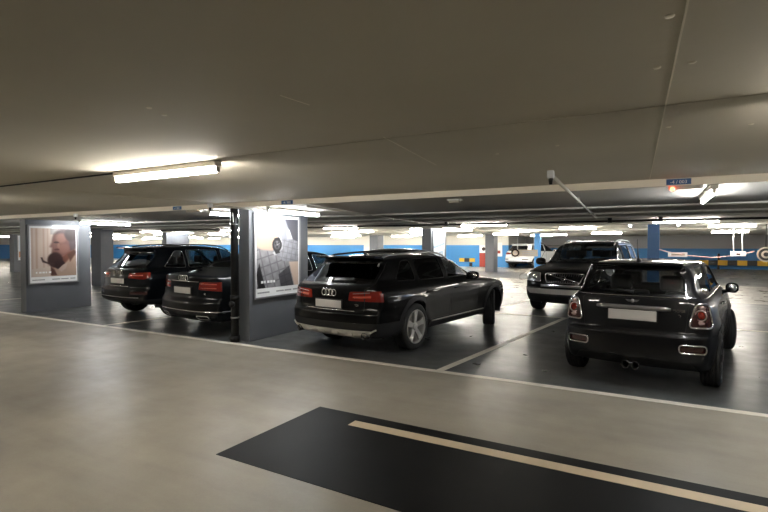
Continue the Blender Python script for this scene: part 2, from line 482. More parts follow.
    def seats(s, rows, zs=.35, z1=1.12):
        for (x, ys) in rows:
            for y in ys:
                bm = bmesh.new(); box(bm, x-.02, x+.5, y-.25, y+.25, zs-.02, zs+.14)
                M = Matrix.Translation((x,0,zs+.1))@Matrix.Rotation(-.2,4,'Y'); box(bm, -.07, .07, y-.24, y+.24, 0, z1-zs-.32, M)
                so = s.small(bm, 'seat', M_seat, smooth=False, bevel=.05)
                bm = bmesh.new(); hx = x-.2*(z1-zs-.2)
                M = Matrix.Translation((hx+.02,y,z1-.06))
                box(bm, -.05, .05, -.14, .14, -.10, .10, M)
                s.small(bm, 'headrest', M_seat, so, smooth=False, bevel=.045)
    def done(s, loc, rz, sc=(1,1,1)):
        if s.bm is not None:
            s.put(s.bm, 'body', s.paint); s.bm = None
        s.root.location = loc; s.root.rotation_euler = (0,0,rz); s.root.scale = sc; return s.root

def place_from_wheels(rr, heading_deg, rear_axle, L, yhalf):
    """world position of the car's centre when the right rear tyre's outer foot is at rr; heading clockwise from +Y"""
    h = math.radians(heading_deg); f = Vector((math.sin(h), math.cos(h))); r = Vector((math.cos(h), -math.sin(h)))
    c = Vector(rr)-r*yhalf+f*(L/2-rear_axle); return (c.x, c.y, 0), PI/2-h

# ------------------------------------------------------------------ the garage
F_aisle = floor_mat('aisle_floor', (.31,.28,.225), .40, .16)
F_bay = floor_mat('bay_floor', (.085,.088,.088), .34, .22)
F_far = floor_mat('far_floor', (.26,.245,.215), .30, .15)
M_ceil = mat('ceiling_plaster', (.57,.53,.435), .8, bump=.10, bscale=14, var=.05, vscale=.9)
M_ceil2 = mat('ceiling_concrete', (.42,.39,.34), .75, bump=.10, bscale=14, var=.06, vscale=.8)
M_step = mat('ceiling_step_paint', (.86,.79,.66), .6)
M_ceil3 = mat('white_ceiling', (.80,.77,.70), .8)
M_pil = mat('pillar_grey', (.125,.133,.147), .45, var=.05, vscale=2)
M_blue = mat('blue_wall_paint', (.035,.22,.52), .4)
M_bluep = mat('blue_pillar_paint', (.03,.13,.32), .45)
M_wallw = mat('white_wall_paint', (.66,.64,.58), .6)
M_wallg = mat('shaded_wall_grey', (.36,.35,.34), .6)  # grey puts the shade on the upper far wall into the colour
M_line = mat('floor_line_paint', (.74,.70,.62), .45, var=.10, vscale=5)
M_cream = mat('cream_line_paint', (.62,.50,.34), .5, var=.06, vscale=4)
M_patch = mat('black_floor_coating', (.0055,.0052,.005), .5, var=.3, vscale=2.5, spec=.12)
M_tube = mat('fluorescent_tube', (1,1,1), .4, emis=(1,.95,.86), es=TUBE)
M_house = mat('lamp_housing', (.55,.52,.46), .5)
M_pipe = mat('grey_pipe_paint', (.45,.42,.36), .45)
M_pipeb = mat('black_pipe', (.006,.006,.006), .5, spec=.3)
M_frame = mat('poster_frame_alu', (.30,.30,.31), .3, .6)
M_board = mat('poster_white', (.85,.85,.85), .5)
M_text = mat('caption_print', (.35,.35,.36), .6)
M_sblue = mat('sign_blue', (.02,.09,.26), .4)
M_sw = mat('sign_white', (.8,.8,.8), .5)
M_yel = mat('barrier_yellow', (.75,.45,.03), .5)
M_blk = mat('barrier_black', (.015,.015,.015), .5)
M_dred = mat('door_red', (.30,.035,.02), .5)
M_rled = mat('red_lamp', (.6,.05,.03), .3, emis=(1,.12,.05), es=3)
M_brown = mat('sign_beige', (.42,.36,.29), .5)

HC = 2.25; HL = 2.175; Y0 = 5.65
def struct(o): o['kind'] = 'structure'; return o
XL, XR = -62, 26
bm = bmesh.new()
def quad(bm, x0,x1,y0,y1,z, mi=0):
    f = bm.faces.new([bm.verts.new(p) for p in ((x0,y0,z),(x1,y0,z),(x1,y1,z),(x0,y1,z))]); f.material_index = mi
me = bpy.data.meshes.new('floor')
for a, b, mi in ((-14,Y0,0),(Y0,16.4,1),(16.4,22.6,2),(22.6,28,1),(28,41,2)): quad(bm, XL, XR, a, b, 0, mi)
bm.to_mesh(me); bm.free()
for m in (F_aisle, F_bay, F_far): me.materials.append(m)
struct(link('floor', me))
bm = bmesh.new()
box(bm, XL, XR, -14, Y0, HC, HC+.3); struct(finish(bm, 'ceiling', M_ceil))
bm = bmesh.new(); box(bm, XL, XR, Y0, 16.4, HL, HL+.375); struct(finish(bm, 'ceiling', M_ceil2))
bm = bmesh.new(); box(bm, XL, XR, 22.6, 41, HL, HL+.375)
struct(finish(bm, 'ceiling', M_ceil3))
bm = bmesh.new(); box(bm, XL, XR, 16.4, 22.6, HC, HC+.3)
struct(finish(bm, 'ceiling', M_ceil3))
bm = bmesh.new(); box(bm, XL, XR, Y0-.006, Y0, HL, HC); struct(finish(bm, 'trim_1', M_step))
bm = bmesh.new(); box(bm, XL, XR, 16.4, 16.42, HL, HC); struct(finish(bm, 'trim_2', M_step))
def wall(name, x0,x1,y0,y1, zsplit, up):
    bm = bmesh.new(); box(bm,x0,x1,y0,y1,0,zsplit); n = len(bm.faces); box(bm,x0,x1,y0,y1,zsplit,HL)
    for f in list(bm.faces)[n:]: f.material_index = 1
    me = bpy.data.meshes.new(name); bmesh.ops.recalc_face_normals(bm, faces=bm.faces); bm.to_mesh(me); bm.free(); me.materials.append(M_blue); me.materials.append(up)
    return struct(link(name, me))
wall('wall_back', XL, -8.7, 33.3, 33.6, 1.52, M_wallw)
wall('wall_recess', -9.0, -8.7, 33.6, 40, 1.52, M_wallw)
wall('wall_far', -8.7, XR, 38.2, 38.5, 1.30, M_wallg)
wall('wall_left', XL-.3, XL, -14, 41, 1.52, M_wallw)
wall('wall_right', XR, XR+.3, -14, 41, 1.52, M_wallw)
wall('wall_front', XL, XR, -14.3, -14, .01, M_wallw)
for i, y in enumerate((8.3,9.9,11.25,13.9,15.2)):
    bm = bmesh.new(); box(bm, XL, XR, y-.11, y+.11, HL-.022, HL); struct(finish(bm, 'trim_%d' % (10+i), M_ceil3))
# seams, cracks and screw heads in the plaster
def strip(name, pts, wd, z, m, label=None, cat='floor marking', group=None, parent=None, h=.003, up=True):
    a, b = Vector(pts[0]), Vector(pts[1]); t = (b-a).normalized(); n = Vector((-t.y, t.x))*wd/2
    bm = bmesh.new(); v = [bm.verts.new((p.x,p.y,z)) for p in (a-n,b-n,b+n,a+n)]; f = bm.faces.new(v)
    r = bmesh.ops.extrude_face_region(bm, geom=[f]); bmesh.ops.translate(bm, verts=[q for q in r['geom'] if isinstance(q, bmesh.types.BMVert)], vec=(0,0,h))
    o = finish(bm, name, m, parent)
    if label: tag(o, label, cat, group)
    return o
k = 1
M_seam = mat('ceiling_seam', (.50,.46,.37), .8)
M_seaml = mat('ceiling_seam_light', (.80,.75,.63), .8)
for a, b, wd, mm in (((.09,.9),(-.05,5.6),.006,M_seaml),((-16,2.68),(4,2.66),.006,M_seam),((-1.45,2.62),(-1.58,3.75),.004,M_seaml),((-1.44,1.67),(-1.42,1.85),.004,M_seaml),((-6.4,2.8),(-6.1,5.6),.005,M_seaml)):
    o = strip('trim_%d' % (k+2), (a,b), wd, HC-.002, mm); struct(o); k += 1
boxobj('conduit', M_plast, None, -7.8, -4.32, 2.735, 2.75, HC-.012, HC); tag(bpy.data.objects['conduit'], 'thin dark cable conduit leading left from the nearest ceiling lamp', 'cable')
for i, (x, y) in enumerate(((0.0,2.08),(.11,2.08),(.06,3.16),(.03,1.63),(-2.17,1.64),(-2.12,1.52),(-.57,3.4),(.45,3.3),(-1.0,3.5))):
    bm = bmesh.new(); lathe(bm, [(.0005,-.004),(.012,-.003),(.014,.0)], 'z', 12, (x,y,HC)); o = finish(bm, 'ceiling_stud', M_seaml, smooth=True)
    tag(o, ('pale','small','tiny')[i%3]+' stud in the near ceiling, '+('left of the long pale seam','right of the long pale seam','beside the long pale seam','nearest the camera','far left of the others','beside its twin at the left','in the middle of the ceiling','close to the right lamp','nearest the ceiling step')[i], 'stud', 'studs in the near ceiling')

# floor markings
strip('boundary_line', ((-40,5.69),(14,5.69)), .10, 0, M_line, 'long white line along the front edge of the grey parking bays')
def bayline(p, q, lab, wd=.10): strip('bay_line', (p,q), wd, 0.0, M_line, lab)
s7 = math.tan(math.radians(7.2))
bayline((-2.36,5.74),(-2.36+5.4*s7,11.1), 'white bay line between the black estate car and the small hatchback')
bayline((-9.45,5.74),(-9.45+5.4*s7,11.1), 'white bay line between the compact off-roader and the black saloon')
bayline((-3.40,12.1),(-3.40+4.0*s7,16.1), 'short white bay line left of the off-road car facing the camera')
bayline((4.4,5.74),(4.4+5.4*s7,11.1), 'white bay line on the far right beyond the small hatchback')
bayline((-16.5,5.74),(-16.5+5.4*s7,11.1), 'white bay line left of the portrait poster pillar')
bayline((-10.5,11.2),(-10.5+5*s7,16.2), 'white bay line on the second row behind the saloon')
strip('cross_line', ((-20,11.15),(9,11.15)), .09, 0, M_line, 'white line across the heads of the bays behind the parked cars')
strip('boundary_line', ((-40,16.3),(14,16.3)), .09, 0, M_line, 'white line along the far edge of the second bay row')
strip('boundary_line', ((-40,22.6),(14,22.6)), .09, 0, M_line, 'white line beyond the second driving lane, in front of the slim grey pillars')
# black patch with cream line
bm = bmesh.new(); P = [(-2.86,3.88),(3.0,3.80),(3.0,2.50),(-2.9,2.61)]
f = bm.faces.new([bm.verts.new((x,y,.0)) for x,y in P][::-1]); r = bmesh.ops.extrude_face_region(bm, geom=[f])
bmesh.ops.translate(bm, verts=[q for q in r['geom'] if isinstance(q, bmesh.types.BMVert)], vec=(0,0,.003))
pt = finish(bm, 'floor_patch', M_patch); tag(pt, 'large black coated rectangle on the beige lane floor with a cream line on it', 'floor marking')
strip('cream_line', ((-2.35,3.66),(2.9,3.62)), .12, .003, M_cream, parent=pt, h=.002)
# ------------------------------------------------------------------ lamps
def make_lamp(L=1.3, m=M_tube, twin=False):
    t = thing('fluorescent_lamp', 'x', 'ceiling lamp', group=None)
    boxobj('housing', M_house, t, -L/2, L/2, -.035, .035, -.045, 0, .006)
    for s in (-1,1): boxobj('end_cap', M_house, t, s*L/2-.014*(s>0), s*L/2+.014*(s<0), -.016, .016, -.09, -.045, .003)
    for dy in ((-.05,.05) if twin else (0,)):  # second tube of the twin lamps is added to brighten the far band
        bm = bmesh.new(); tube(bm, [(-L/2+.02,dy,-.074),(L/2-.02,dy,-.074)], .019, 10); finish(bm, 'tube', m, t, smooth=True)
    return t
M_tubec = mat('cool_fluorescent_tube', (1,1,1), .4, emis=(.93,.97,1), es=TUBE)
protos = {'w': [make_lamp(), False], 'c': [make_lamp(1.3, M_tubec), False], 't': [make_lamp(1.3, M_tube, True), False]}
def lamp(x, y, z, rz, label, group=None, kind='w'):
    p = protos[kind]
    if not p[1]: o = p[0]; p[1] = True
    else: o = copy_tree(p[0])
    o.location = (x,y,z); o.rotation_euler = (0,0,rz); o['label'] = label
    if group: o['group'] = group
    elif 'group' in o: del o['group']
    return o
lamp(-3.63, 2.73, HC, 0, 'fluorescent ceiling lamp glowing over the near lane, upper left, nearest whole lamp')
lamp(1.25, 2.73, HC, 0, 'fluorescent lamp over the near lane at the right edge, only its glow showing')
lamp(-8.5, 2.73, HC, 0, 'fluorescent lamp over the near lane at the left edge, only its glow showing')
for x, q in ((-13.3,'second beyond the left edge'),(-18.1,'third beyond the left edge'),(6.1,'second beyond the right edge'),(-22.9,'fourth beyond the left edge'),(-27.7,'fifth beyond the left edge')): lamp(x, 2.73, HC, 0, 'fluorescent lamp over the near lane, '+q, 'lamps along the near lane')
PC1 = (-19.8,-12.87,-5.9,1.5); nm1 = {-19.8:'the pillar left of the portrait poster',-12.87:'the portrait poster pillar',-5.9:'the wristwatch poster pillar',1.5:'the pillar beyond the right edge'}
for c_ in PC1:
    for s, sn in ((-1,'left'),(1,'right')):
        lamp(c_+(.72 if c_ != -12.87 else .75 if s > 0 else 0) if s > 0 else c_+(-.55 if c_ < 1 else -1.00), 6.36 if c_ != -12.87 else (7.45 if s > 0 else 6.95), HL-(.0), PI/2, 'fluorescent lamp on the low ceiling just %s of %s' % (sn, nm1[c_]), None, 'c')
nm2 = {-21.95:'the second row pillar behind the compact off-roader',-14.6:'the second row pillar hidden behind the wristwatch poster',-7.33:'the second row pillar with the bright notice board',-.03:'the blue pillar behind the small hatchback',7.2:'the blue pillar outside the view'}
PC2 = (-21.95,-14.6,-7.33,-.03,7.2)
for c_ in PC2:
    for s, sn in ((-1,'left'),(1,'right')):
        lamp(c_+s*.66, 17.1, HC, PI/2, 'fluorescent lamp %s of %s' % (sn, nm2[c_]), 'lamps beside the second row pillars', 'c')
for i, x in enumerate((-23,-18.2,-13.5,-8.8,-4.1,.6,5.3)):
    lamp(x, 13.05, HL, 0, {4:'fluorescent lamp over the second bay row between the estate car and the off-road car',5:'fluorescent lamp over the second bay row above the off-road car'}.get(i, '%s fluorescent lamp from the left above the second bay row' % ('first','second','third','fourth','','','seventh')[i]))
ORD = ('first','second','third','fourth','fifth','sixth','seventh','eighth','ninth','tenth','eleventh','twelfth','thirteenth','fourteenth','fifteenth','sixteenth')
for y, z, rn in ((19.6,HC,'the second driving lane'),(22.3,HC,'the second lane edge, added for brightness'),(25.2,HL,'the slim pillars'),(28.2,HL,'the third lane, added for brightness'),(31.2,HL,'the foot of the blue wall')):  # rows over second lane edge and third lane are added to brighten far ceiling
    for i, x in enumerate(np.arange(-52, 16, 4.75 if y > 20 else 4.75)):
        if y in (28.2,31.2,22.3) and x > -6: continue
        lamp(float(x)+(y*.1)+(1.6 if y in (22.3,28.2) else 0), y, z, 0, '%s lamp from the left in the row above %s' % (ORD[i], rn), 'far ceiling lamps', 't')
for i, x in enumerate((-50,-44,-38,-33,-28)): lamp(x, 8.4, HL, 0, '%s small fluorescent lamp from the left in the far left parking bays' % ORD[i], 'far left ceiling lamps', 't')

# ------------------------------------------------------------------ pillars and posters
def srgb(c): return tuple(((v/255+.055)/1.055)**2.4 if v/255 > .04045 else v/255/12.92 for v in c)
class Pic:
    def __init__(s, n, m, bg): s.n, s.m = n, m; s.u, s.v = np.meshgrid((np.arange(n)+.5)/n, (np.arange(m)+.5)/m); s.c = np.zeros((m,n,3)); s.c[:] = bg
    def mix(s, k, col): k = np.clip(k,0,1)[...,None]; s.c = s.c*(1-k)+np.array(col,float)*k
    def ell(s, cx, cy, rx, ry, col, soft=.15, rot=0):
        du, dv = s.u-cx, s.v-cy; a = du*math.cos(rot)+dv*math.sin(rot); b = -du*math.sin(rot)+dv*math.cos(rot)
        s.mix((1-np.sqrt((a/rx)**2+(b/ry)**2))/soft+.5, col)
    def poly(s, P, col, soft=.012):
        ins = np.zeros_like(s.u, bool); dist = np.full_like(s.u, 9.)
        for i in range(len(P)):
            (x0,y0),(x1,y1) = P[i-1],P[i]
            c = ((y0 > s.v) != (y1 > s.v)); xi = x0+(s.v-y0)*(x1-x0)/(y1-y0 if y1 != y0 else 1e-9); ins ^= c & (s.u < xi)
            L2 = (x1-x0)**2+(y1-y0)**2+1e-12; t = np.clip(((s.u-x0)*(x1-x0)+(s.v-y0)*(y1-y0))/L2,0,1)
            dist = np.minimum(dist, np.hypot(s.u-x0-t*(x1-x0), s.v-y0-t*(y1-y0)))
        s.mix(np.where(ins, .5+dist/soft, .5-dist/soft), col)
    def plaid(s, P, col, dark, sc=8, rot=.3):
        old = s.c.copy(); s.c[:] = 0; s.poly(P, (1,1,1)); k = s.c[...,:1].copy(); s.c = old
        a = s.u*math.cos(rot)+s.v*1.3*math.sin(rot); b = -s.u*math.sin(rot)+s.v*1.3*math.cos(rot)
        p = np.maximum(np.clip(1-np.abs((a*sc)%1-.5)*9,0,1), np.clip(1-np.abs((b*sc)%1-.5)*9,0,1))[...,None]*.75
        wv = (.5+.5*np.sin(a*37)*np.sin(b*29))[...,None]*.12
        s.c = s.c*(1-k)+(np.array(col,float)*(1-p)*(1-wv)+np.array(dark,float)*p)*k
def portrait():
    p = Pic(64, 72, (226,206,192))
    p.mix(.45*np.exp(-((p.u-.12)/.025)**2)+.35*np.exp(-((p.u-.27)/.02)**2)+.3*np.exp(-((p.u-.36)/.015)**2)+.3*np.exp(-((p.u-.03)/.02)**2), (176,132,112))
    p.mix((p.u > .42)*.55*(p.v < .12), (150,150,158)); p.mix((p.u > .8)*.4, (150,140,146))
    p.poly([(.42,1.02),(.42,.74),(.60,.86),(.78,.62),(1.02,.5),(1.02,1.02)], (186,158,140))
    p.poly([(0,1.02),(0,.84),(.40,.80),(.44,1.02)], (222,204,190))
    p.ell(.74,.22,.27,.22,(104,84,84),.25); p.ell(.86,.28,.16,.2,(92,74,72),.3)
    p.poly([(.50,.12),(.44,.30),(.40,.38),(.45,.41),(.44,.50),(.50,.58),(.66,.60),(.86,.52),(.88,.30),(.72,.12)], (128,92,84), .05)
    p.ell(.66,.20,.12,.10,(156,116,106),.5); p.ell(.72,.42,.12,.10,(144,104,94),.6); p.ell(.55,.29,.06,.02,(70,46,44),.5)
    p.poly([(.82,.10),(1.0,.2),(.98,.42),(.88,.46),(.84,.30)], (96,84,86), .05)
    p.poly([(.62,.62),(.86,.48),(.95,.46),(.82,.66),(.60,.86)], (120,74,60), .04)
    p.ell(.52,.66,.17,.16,(58,34,32),.25); p.ell(.62,.76,.12,.10,(48,28,28),.3)
    p.poly([(.20,.60),(.24,.70),(.36,.74),(.50,.76),(.50,.72),(.34,.70),(.26,.66),(.24,.60)], (66,44,42), .02)
    p.poly([(.42,.80),(.50,.86),(.56,.98),(.42,.98)], (92,58,50), .03)
    p.poly([(.58,.86),(.70,.76),(.80,.72),(.76,.84),(.66,.92)], (200,176,160), .02)
    p.poly([(.80,.55),(.96,.44),(1.02,.50),(.86,.70)], (92,60,50), .04); p.ell(.60,.36,.03,.05,(150,112,100),.5); p.ell(.90,.12,.16,.14,(78,66,66),.35); p.ell(.56,.44,.06,.02,(90,50,46),.5)
    return p.c*.88
def watch():
    p = Pic(70, 110, (150,150,156))
    p.poly([(.35,-.02),(1.02,-.02),(1.02,.3),(.5,.3)], (168,168,176)); p.poly([(.66,-.02),(1.02,-.02),(1.02,.34),(.86,.30),(.74,.12)], (92,92,102))
    p.poly([(.70,.12),(.78,.16),(.86,.30),(.72,.30)], (232,232,236))
    p.plaid([(.44,.27),(.98,.33),(1.02,.62),(.5,.64),(.36,.52)], (176,176,184), (118,118,128), 9, .2)
    p.plaid([(-.02,.42),(.40,.50),(.60,.62),(.78,.64),(.90,1.02),(-.02,1.02)], (168,166,170), (96,94,100), 6, -.25)
    p.plaid([(.50,.82),(.76,.70),(.88,1.02),(.56,1.02)], (84,82,88), (50,48,54), 7, -.25)
    p.poly([(.06,.64),(.20,1.02),(.04,1.02),(0,.8)], (24,22,26))
    p.poly([(.76,.64),(1.02,.64),(1.02,1.02),(.90,1.02)], (232,206,186))
    p.poly([(-.02,-.02),(.12,.02),(.34,.06),(.50,.24),(.46,.40),(.36,.47),(.10,.45),(-.02,.40)], (224,188,166), .03)
    p.poly([(.10,.02),(.3,.05),(.44,.22),(.3,.2)], (236,206,188), .06)
    p.poly([(.48,.24),(.58,.27),(.60,.44),(.42,.54),(.36,.50),(.52,.44)], (222,222,226), .02)
    p.poly([(.40,.29),(.52,.27),(.56,.32),(.44,.34)], (40,38,42)); p.poly([(.38,.44),(.50,.43),(.54,.50),(.44,.52)], (40,38,42))
    p.ell(.47,.385,.115,.10,(34,32,36),.12); p.ell(.47,.385,.075,.066,(96,94,100),.4)
    for a, b in ((-.03,-.02),(.03,-.02),(0,.03)): p.ell(.47+a,.385+b,.022,.018,(44,42,46),.4)
    p.poly([(.465,.33),(.475,.33),(.475,.39),(.465,.39)], (220,220,220)); p.poly([(.47,.38),(.53,.36),(.53,.367),(.47,.39)], (220,220,220))
    return p.c*.86
def abstract():
    p = Pic(40, 52, (225,232,240)); p.poly([(0,.42),(.5,.36),(1,.30),(1,.38),(.5,.44),(0,.5)], (120,140,180)); p.poly([(.5,.6),(.85,.58),(.85,.8),(.5,.8)], (150,170,190)); p.poly([(.55,.64),(.8,.62),(.8,.76),(.55,.77)], (220,228,236)); return p.c
def interior_ad():
    p = Pic(40, 52, (226,232,238)); p.poly([(0,.72),(1,.72),(1,1),(0,1)], (206,150,110), .03)
    for v in (.3,.5,.62): p.poly([(.2,v),(1,v-.01),(1,v+.03),(.2,v+.04)], (150,166,186), .03)
    return p.c
def picture_mesh(name, pic, w_, h_, parent, x, y0, ztop):
    m_, n_ = pic.shape[:2]; me = bpy.data.meshes.new(name); vs = []; fs = []; cols = []
    for j in range(m_+1):
        for i in range(n_+1): vs.append((x, y0+w_*i/n_, ztop-h_*j/m_))
    for j in range(m_):
        for i in range(n_):
            a = j*(n_+1)+i; fs.append((a, a+n_+1, a+n_+2, a+1)); cols.append(srgb(pic[j,i]))
    me.from_pydata(vs, [], fs)
    ca = me.color_attributes.new('print', 'FLOAT_COLOR', 'CORNER')
    ca.data.foreach_set('color', np.repeat(np.hstack([np.array(cols), np.ones((len(cols),1))]), 4, axis=0).ravel())
    if 'print' not in MATS:
        m = bpy.data.materials.new('poster_print'); m.use_nodes = True; nt = m.node_tree; b = nt.nodes['Principled BSDF']; b.inputs['Roughness'].default_value = .35
        at = nt.nodes.new('ShaderNodeVertexColor'); at.layer_name = 'print'; nt.links.new(at.outputs[0], b.inputs['Base Color']); MATS['print'] = m
    me.materials.append(MATS['print']); return link(name, me, parent)
def poster_pillar(cx, y0, y1, th, zt, lab, poster=None):
    bm = bmesh.new(); box(bm, cx-th/2, cx+th/2, y0, y1, 0, zt); o = finish(bm, 'pillar', M_pil, bevel=.006); tag(o, lab, 'pillar')
    if poster:
        pic, pw, ph, py, pz, plab, txt = poster; X = cx+th/2
        t = thing('poster', plab, 'poster', (X, py, pz))
        fw_ = .03
        bm = bmesh.new()
        box(bm, 0.001, .035, -fw_, pw+fw_, -fw_, 0); box(bm, 0.001, .035, -fw_, pw+fw_, ph, ph+fw_); box(bm, 0.001, .035, -fw_, 0, 0, ph); box(bm, 0.001, .035, pw, pw+fw_, 0, ph)
        finish(bm, 'frame', M_frame, t)
        boxobj('board', M_board, t, .002, .018, 0, pw, 0, ph)
        cap = ph*.085
        picture_mesh('picture', pic, pw*.94, ph*.86, t, .0205, pw*.03, ph*.965)
        for a, b in ((.05,.30),(.45,.62),(.64,.80),(.84,.95)): boxobj('caption', M_text, t, .018, .0195, pw*a, pw*b, ph*.042, ph*.06)
        for i, wd in enumerate(txt): boxobj('headline_letter', M_sw, t, .0205, .0225, pw*(.12+i*.065), pw*(.12+i*.065+wd), ph*.165, ph*.195)
    return o
poster_pillar(-12.87, 5.92, 7.42, .24, HL, 'grey slab pillar carrying the portrait poster, left of the compact off-roader', (portrait(), 1.08, 1.34, 5.99, .68, 'tall poster of a man leaning on his hand, seen in side view', (.03,.05,.05,.03,.05)))
poster_pillar(-5.89, 5.92, 7.46, .23, HL, 'grey slab pillar carrying the wristwatch poster, with a black drainpipe at its front', (watch(), 1.15, 1.38, 6.03, .71, 'tall poster of a wrist with a watch and a checked grey jacket', (.05,.03,.05,.05,.04)))
poster_pillar(1.5, 5.92, 7.46, .23, HL, 'grey slab pillar at the right just outside the view')
poster_pillar(-19.8, 5.92, 7.42, .24, HL, 'grey slab pillar far left outside the view')
poster_pillar(-7.33, 16.5, 18.0, .36, HL, 'grey pillar in the second row with a bright white notice board, seen over the estate car', (abstract(), 1.1, 1.4, 16.68, .68, 'bright white poster with pale blue stripes on the second row pillar', (.02,)))
poster_pillar(-32.2, 14.25, 15.9, .5, HL, 'distant grey pillar with a white and orange poster at the left edge', (interior_ad(), 1.2, 1.4, 14.45, .68, 'distant white and orange poster at the left edge, partly behind the portrait pillar', (.02,)))
for x, y, wx, wy, m, lab in ((-18.65,11.05,.62,.5,M_pil,'square grey pillar right behind the portrait poster pillar'),(-14.6,16.5,.34,1.5,M_pil,'grey pillar in the second row hidden behind the wristwatch poster'),(-.03,16.5,.31,1.4,M_bluep,'blue pillar rising behind the roof of the small hatchback'),(7.2,16.5,.31,1.4,M_bluep,'blue pillar in the second row right of the view'),
      (-8.25,27.4,.5,.8,M_pil,'slim grey pillar right of the red door in the far row'),(-15.9,27.4,.6,.8,M_pil,'slim grey pillar over the estate roof in the far row'),(-5.6,27.4,.30,.3,M_blue,'slim bright blue post in front of the white car'),(-17.6,29.4,.5,.5,M_wallw,'white pillar far behind the roof rail of the estate car'),(-14.0,31.5,.5,.4,M_wallw,'white column against the blue wall left of the white poster'),(-36.5,17.0,.7,.5,M_blue,'blue pillar at the far left edge'),(-21.95,16.5,.36,1.4,M_pil,'grey pillar of the second row behind the compact off-roader')):
    bm = bmesh.new(); box(bm, x-wx/2, x+wx/2, y, y+wy, 0, HL if not (16.4 < y < 22.6) else HC); o = finish(bm, 'pillar', m, bevel=.01); tag(o, lab, 'pillar')

# drainpipe on the wristwatch pillar
t = thing('drainpipe', 'black drainpipe with a kinked top running down the front of the wristwatch poster pillar', 'pipe', (-6.00,5.82,0))
tubeobj('pipe', M_pipeb, t, [(0,0,0.02),(0,0,1.86),(.0,-.0,1.92),(-.0,.0,2.0),(0,0,HL)], .062, 16)
tubeobj('collar', M_pipeb, t, [(0,0,0),(0,0,.10)], .075, 16)
tubeobj('foot_bend', M_pipeb, t, [(0,0,.06),(-.03,-.07,.03)], .06, 12)
for z in (.40,1.92): tubeobj('clamp', M_alu, t, [(0,0,z-.012),(0,0,z+.012)], .068, 16)
tubeobj('cleaning_cap', M_pipeb, t, [(0,-.04,.62),(0,-.085,.62)], .05, 16)
tubeobj('joint', M_pipeb, t, [(0,0,.68),(0,0,.76)], .072, 16)
tubeobj('white_bracket', M_sw, t, [(-.02,-.03,HL-.01),(.03,-.06,2.08),(.05,-.07,1.95)], .010, 6)
# sprinkler pipes under the ceiling
def sprinkler(x, y, L, lab, head=True, ang=0, z=None, end=None):
    z = z or HL-.045
    t = thing('sprinkler_pipe', lab, 'pipe', (x,y,z), ang)
    tubeobj('pipe', M_pipe, t, [(0,0,0),(0,L,0)], .016, 8)
    boxobj('elbow', M_sw, t, -.025,.025,-.03,.03,-.03,.03,.008)
    tubeobj('head', M_plast, t, [(0,0,-.03),(0,0,-.075)], [.018,.012], 8)
    for q in (.35,.8):
        if y+L*q > Y0: boxobj('pipe_clip', M_house, t, -.022,.022,L*q-.012,L*q+.012,-.022,HL-z,.003)
    return t
sprinkler(-.70, 3.9, 7.2, 'long thin sprinkler pipe under the ceiling above the estate car bonnet, running into the distance', ang=.05)
sprinkler(-5.35, 4.75, 1.0, 'short sprinkler pipe with a dark head in front of the wristwatch poster pillar')
sprinkler(-9.40, 5.2, 1.1, 'short sprinkler pipe with a dark head above the compact off-roader')
t = thing('conduit', 'dark thin conduit running along the low ceiling above the estate car', 'pipe', (-4.45,5.75,HL-.02), .145)
tubeobj('pipe', M_pipe, t, [(0,0,0),(0,7.6,0)], .016, 6); boxobj('junction_box', M_house, t, -.04,.04,3.6,3.7,-.045,.0,.005)
t = thing('black_pipe', 'long black pipe crossing under the ceiling above the second bay row', 'pipe', (0,11.6,2.09))
tubeobj('pipe', M_pipeb, t, [(-22,0,0),(9,0,0)], .022, 8)
for x in (-9.5,-4.6,-.85,.1,4): boxobj('hanger', M_pipeb, t, x-.04,x+.04,-.04,.04,-.03,HL-2.09,.004)
# smoke detector, red emergency lamp, bay number signs
t = thing('smoke_detector', 'small pale box on the low ceiling above the estate car windscreen', 'detector', (-2.25,5.95,HL))
boxobj('base', M_sw, t, -.09,.09,-.05,.05,-.02,0,.005); boxobj('cover', M_house, t, -.07,.07,-.04,.04,-.045,-.02,.008)
t = thing('signal_lamp', 'small ceiling unit with a glowing red lamp below the blue bay number sign', 'lamp', (.13,5.69,HL))
boxobj('housing', M_house, t, -.02,.28,-.02,.02,-.035,0,.006)
bm = bmesh.new(); bmesh.ops.create_uvsphere(bm, u_segments=14, v_segments=8, radius=.022); finish(bm, 'red_bulb', M_rled, t, smooth=True, loc=(.02,-.03,-.03))
bm = bmesh.new(); bmesh.ops.create_uvsphere(bm, u_segments=10, v_segments=6, radius=.014); finish(bm, 'sensor', M_sw, t, smooth=True, loc=(.26,-.03,-.02))
for x, tx, lab in ((.20,'-4 / 003','blue bay number sign reading -4 / 003 on the ceiling step above the small hatchback'),(-4.74,'-4 / 002','blue bay number sign on the ceiling step above the wristwatch poster'),(-7.15,'-4 / 001','blue bay number sign on the ceiling step above the black saloon')):
    t = thing('bay_number_sign', lab, 'sign', (x,Y0-.012,2.213))
    boxobj('panel', M_sblue, t, -.105,.105,-.006,.004,-.028,.028)
    textobj('lettering', tx, .046, M_sw, t, (0,-.008,-.004), (PI/2,0,0))
t = thing('detector_strip', 'thin pinkish ceiling unit behind the bay sign above the black saloon', 'lamp', (-7.0,5.72,HL)); boxobj('housing', M_brown, t, 0,.34,-.03,.03,-.035,0,.005)

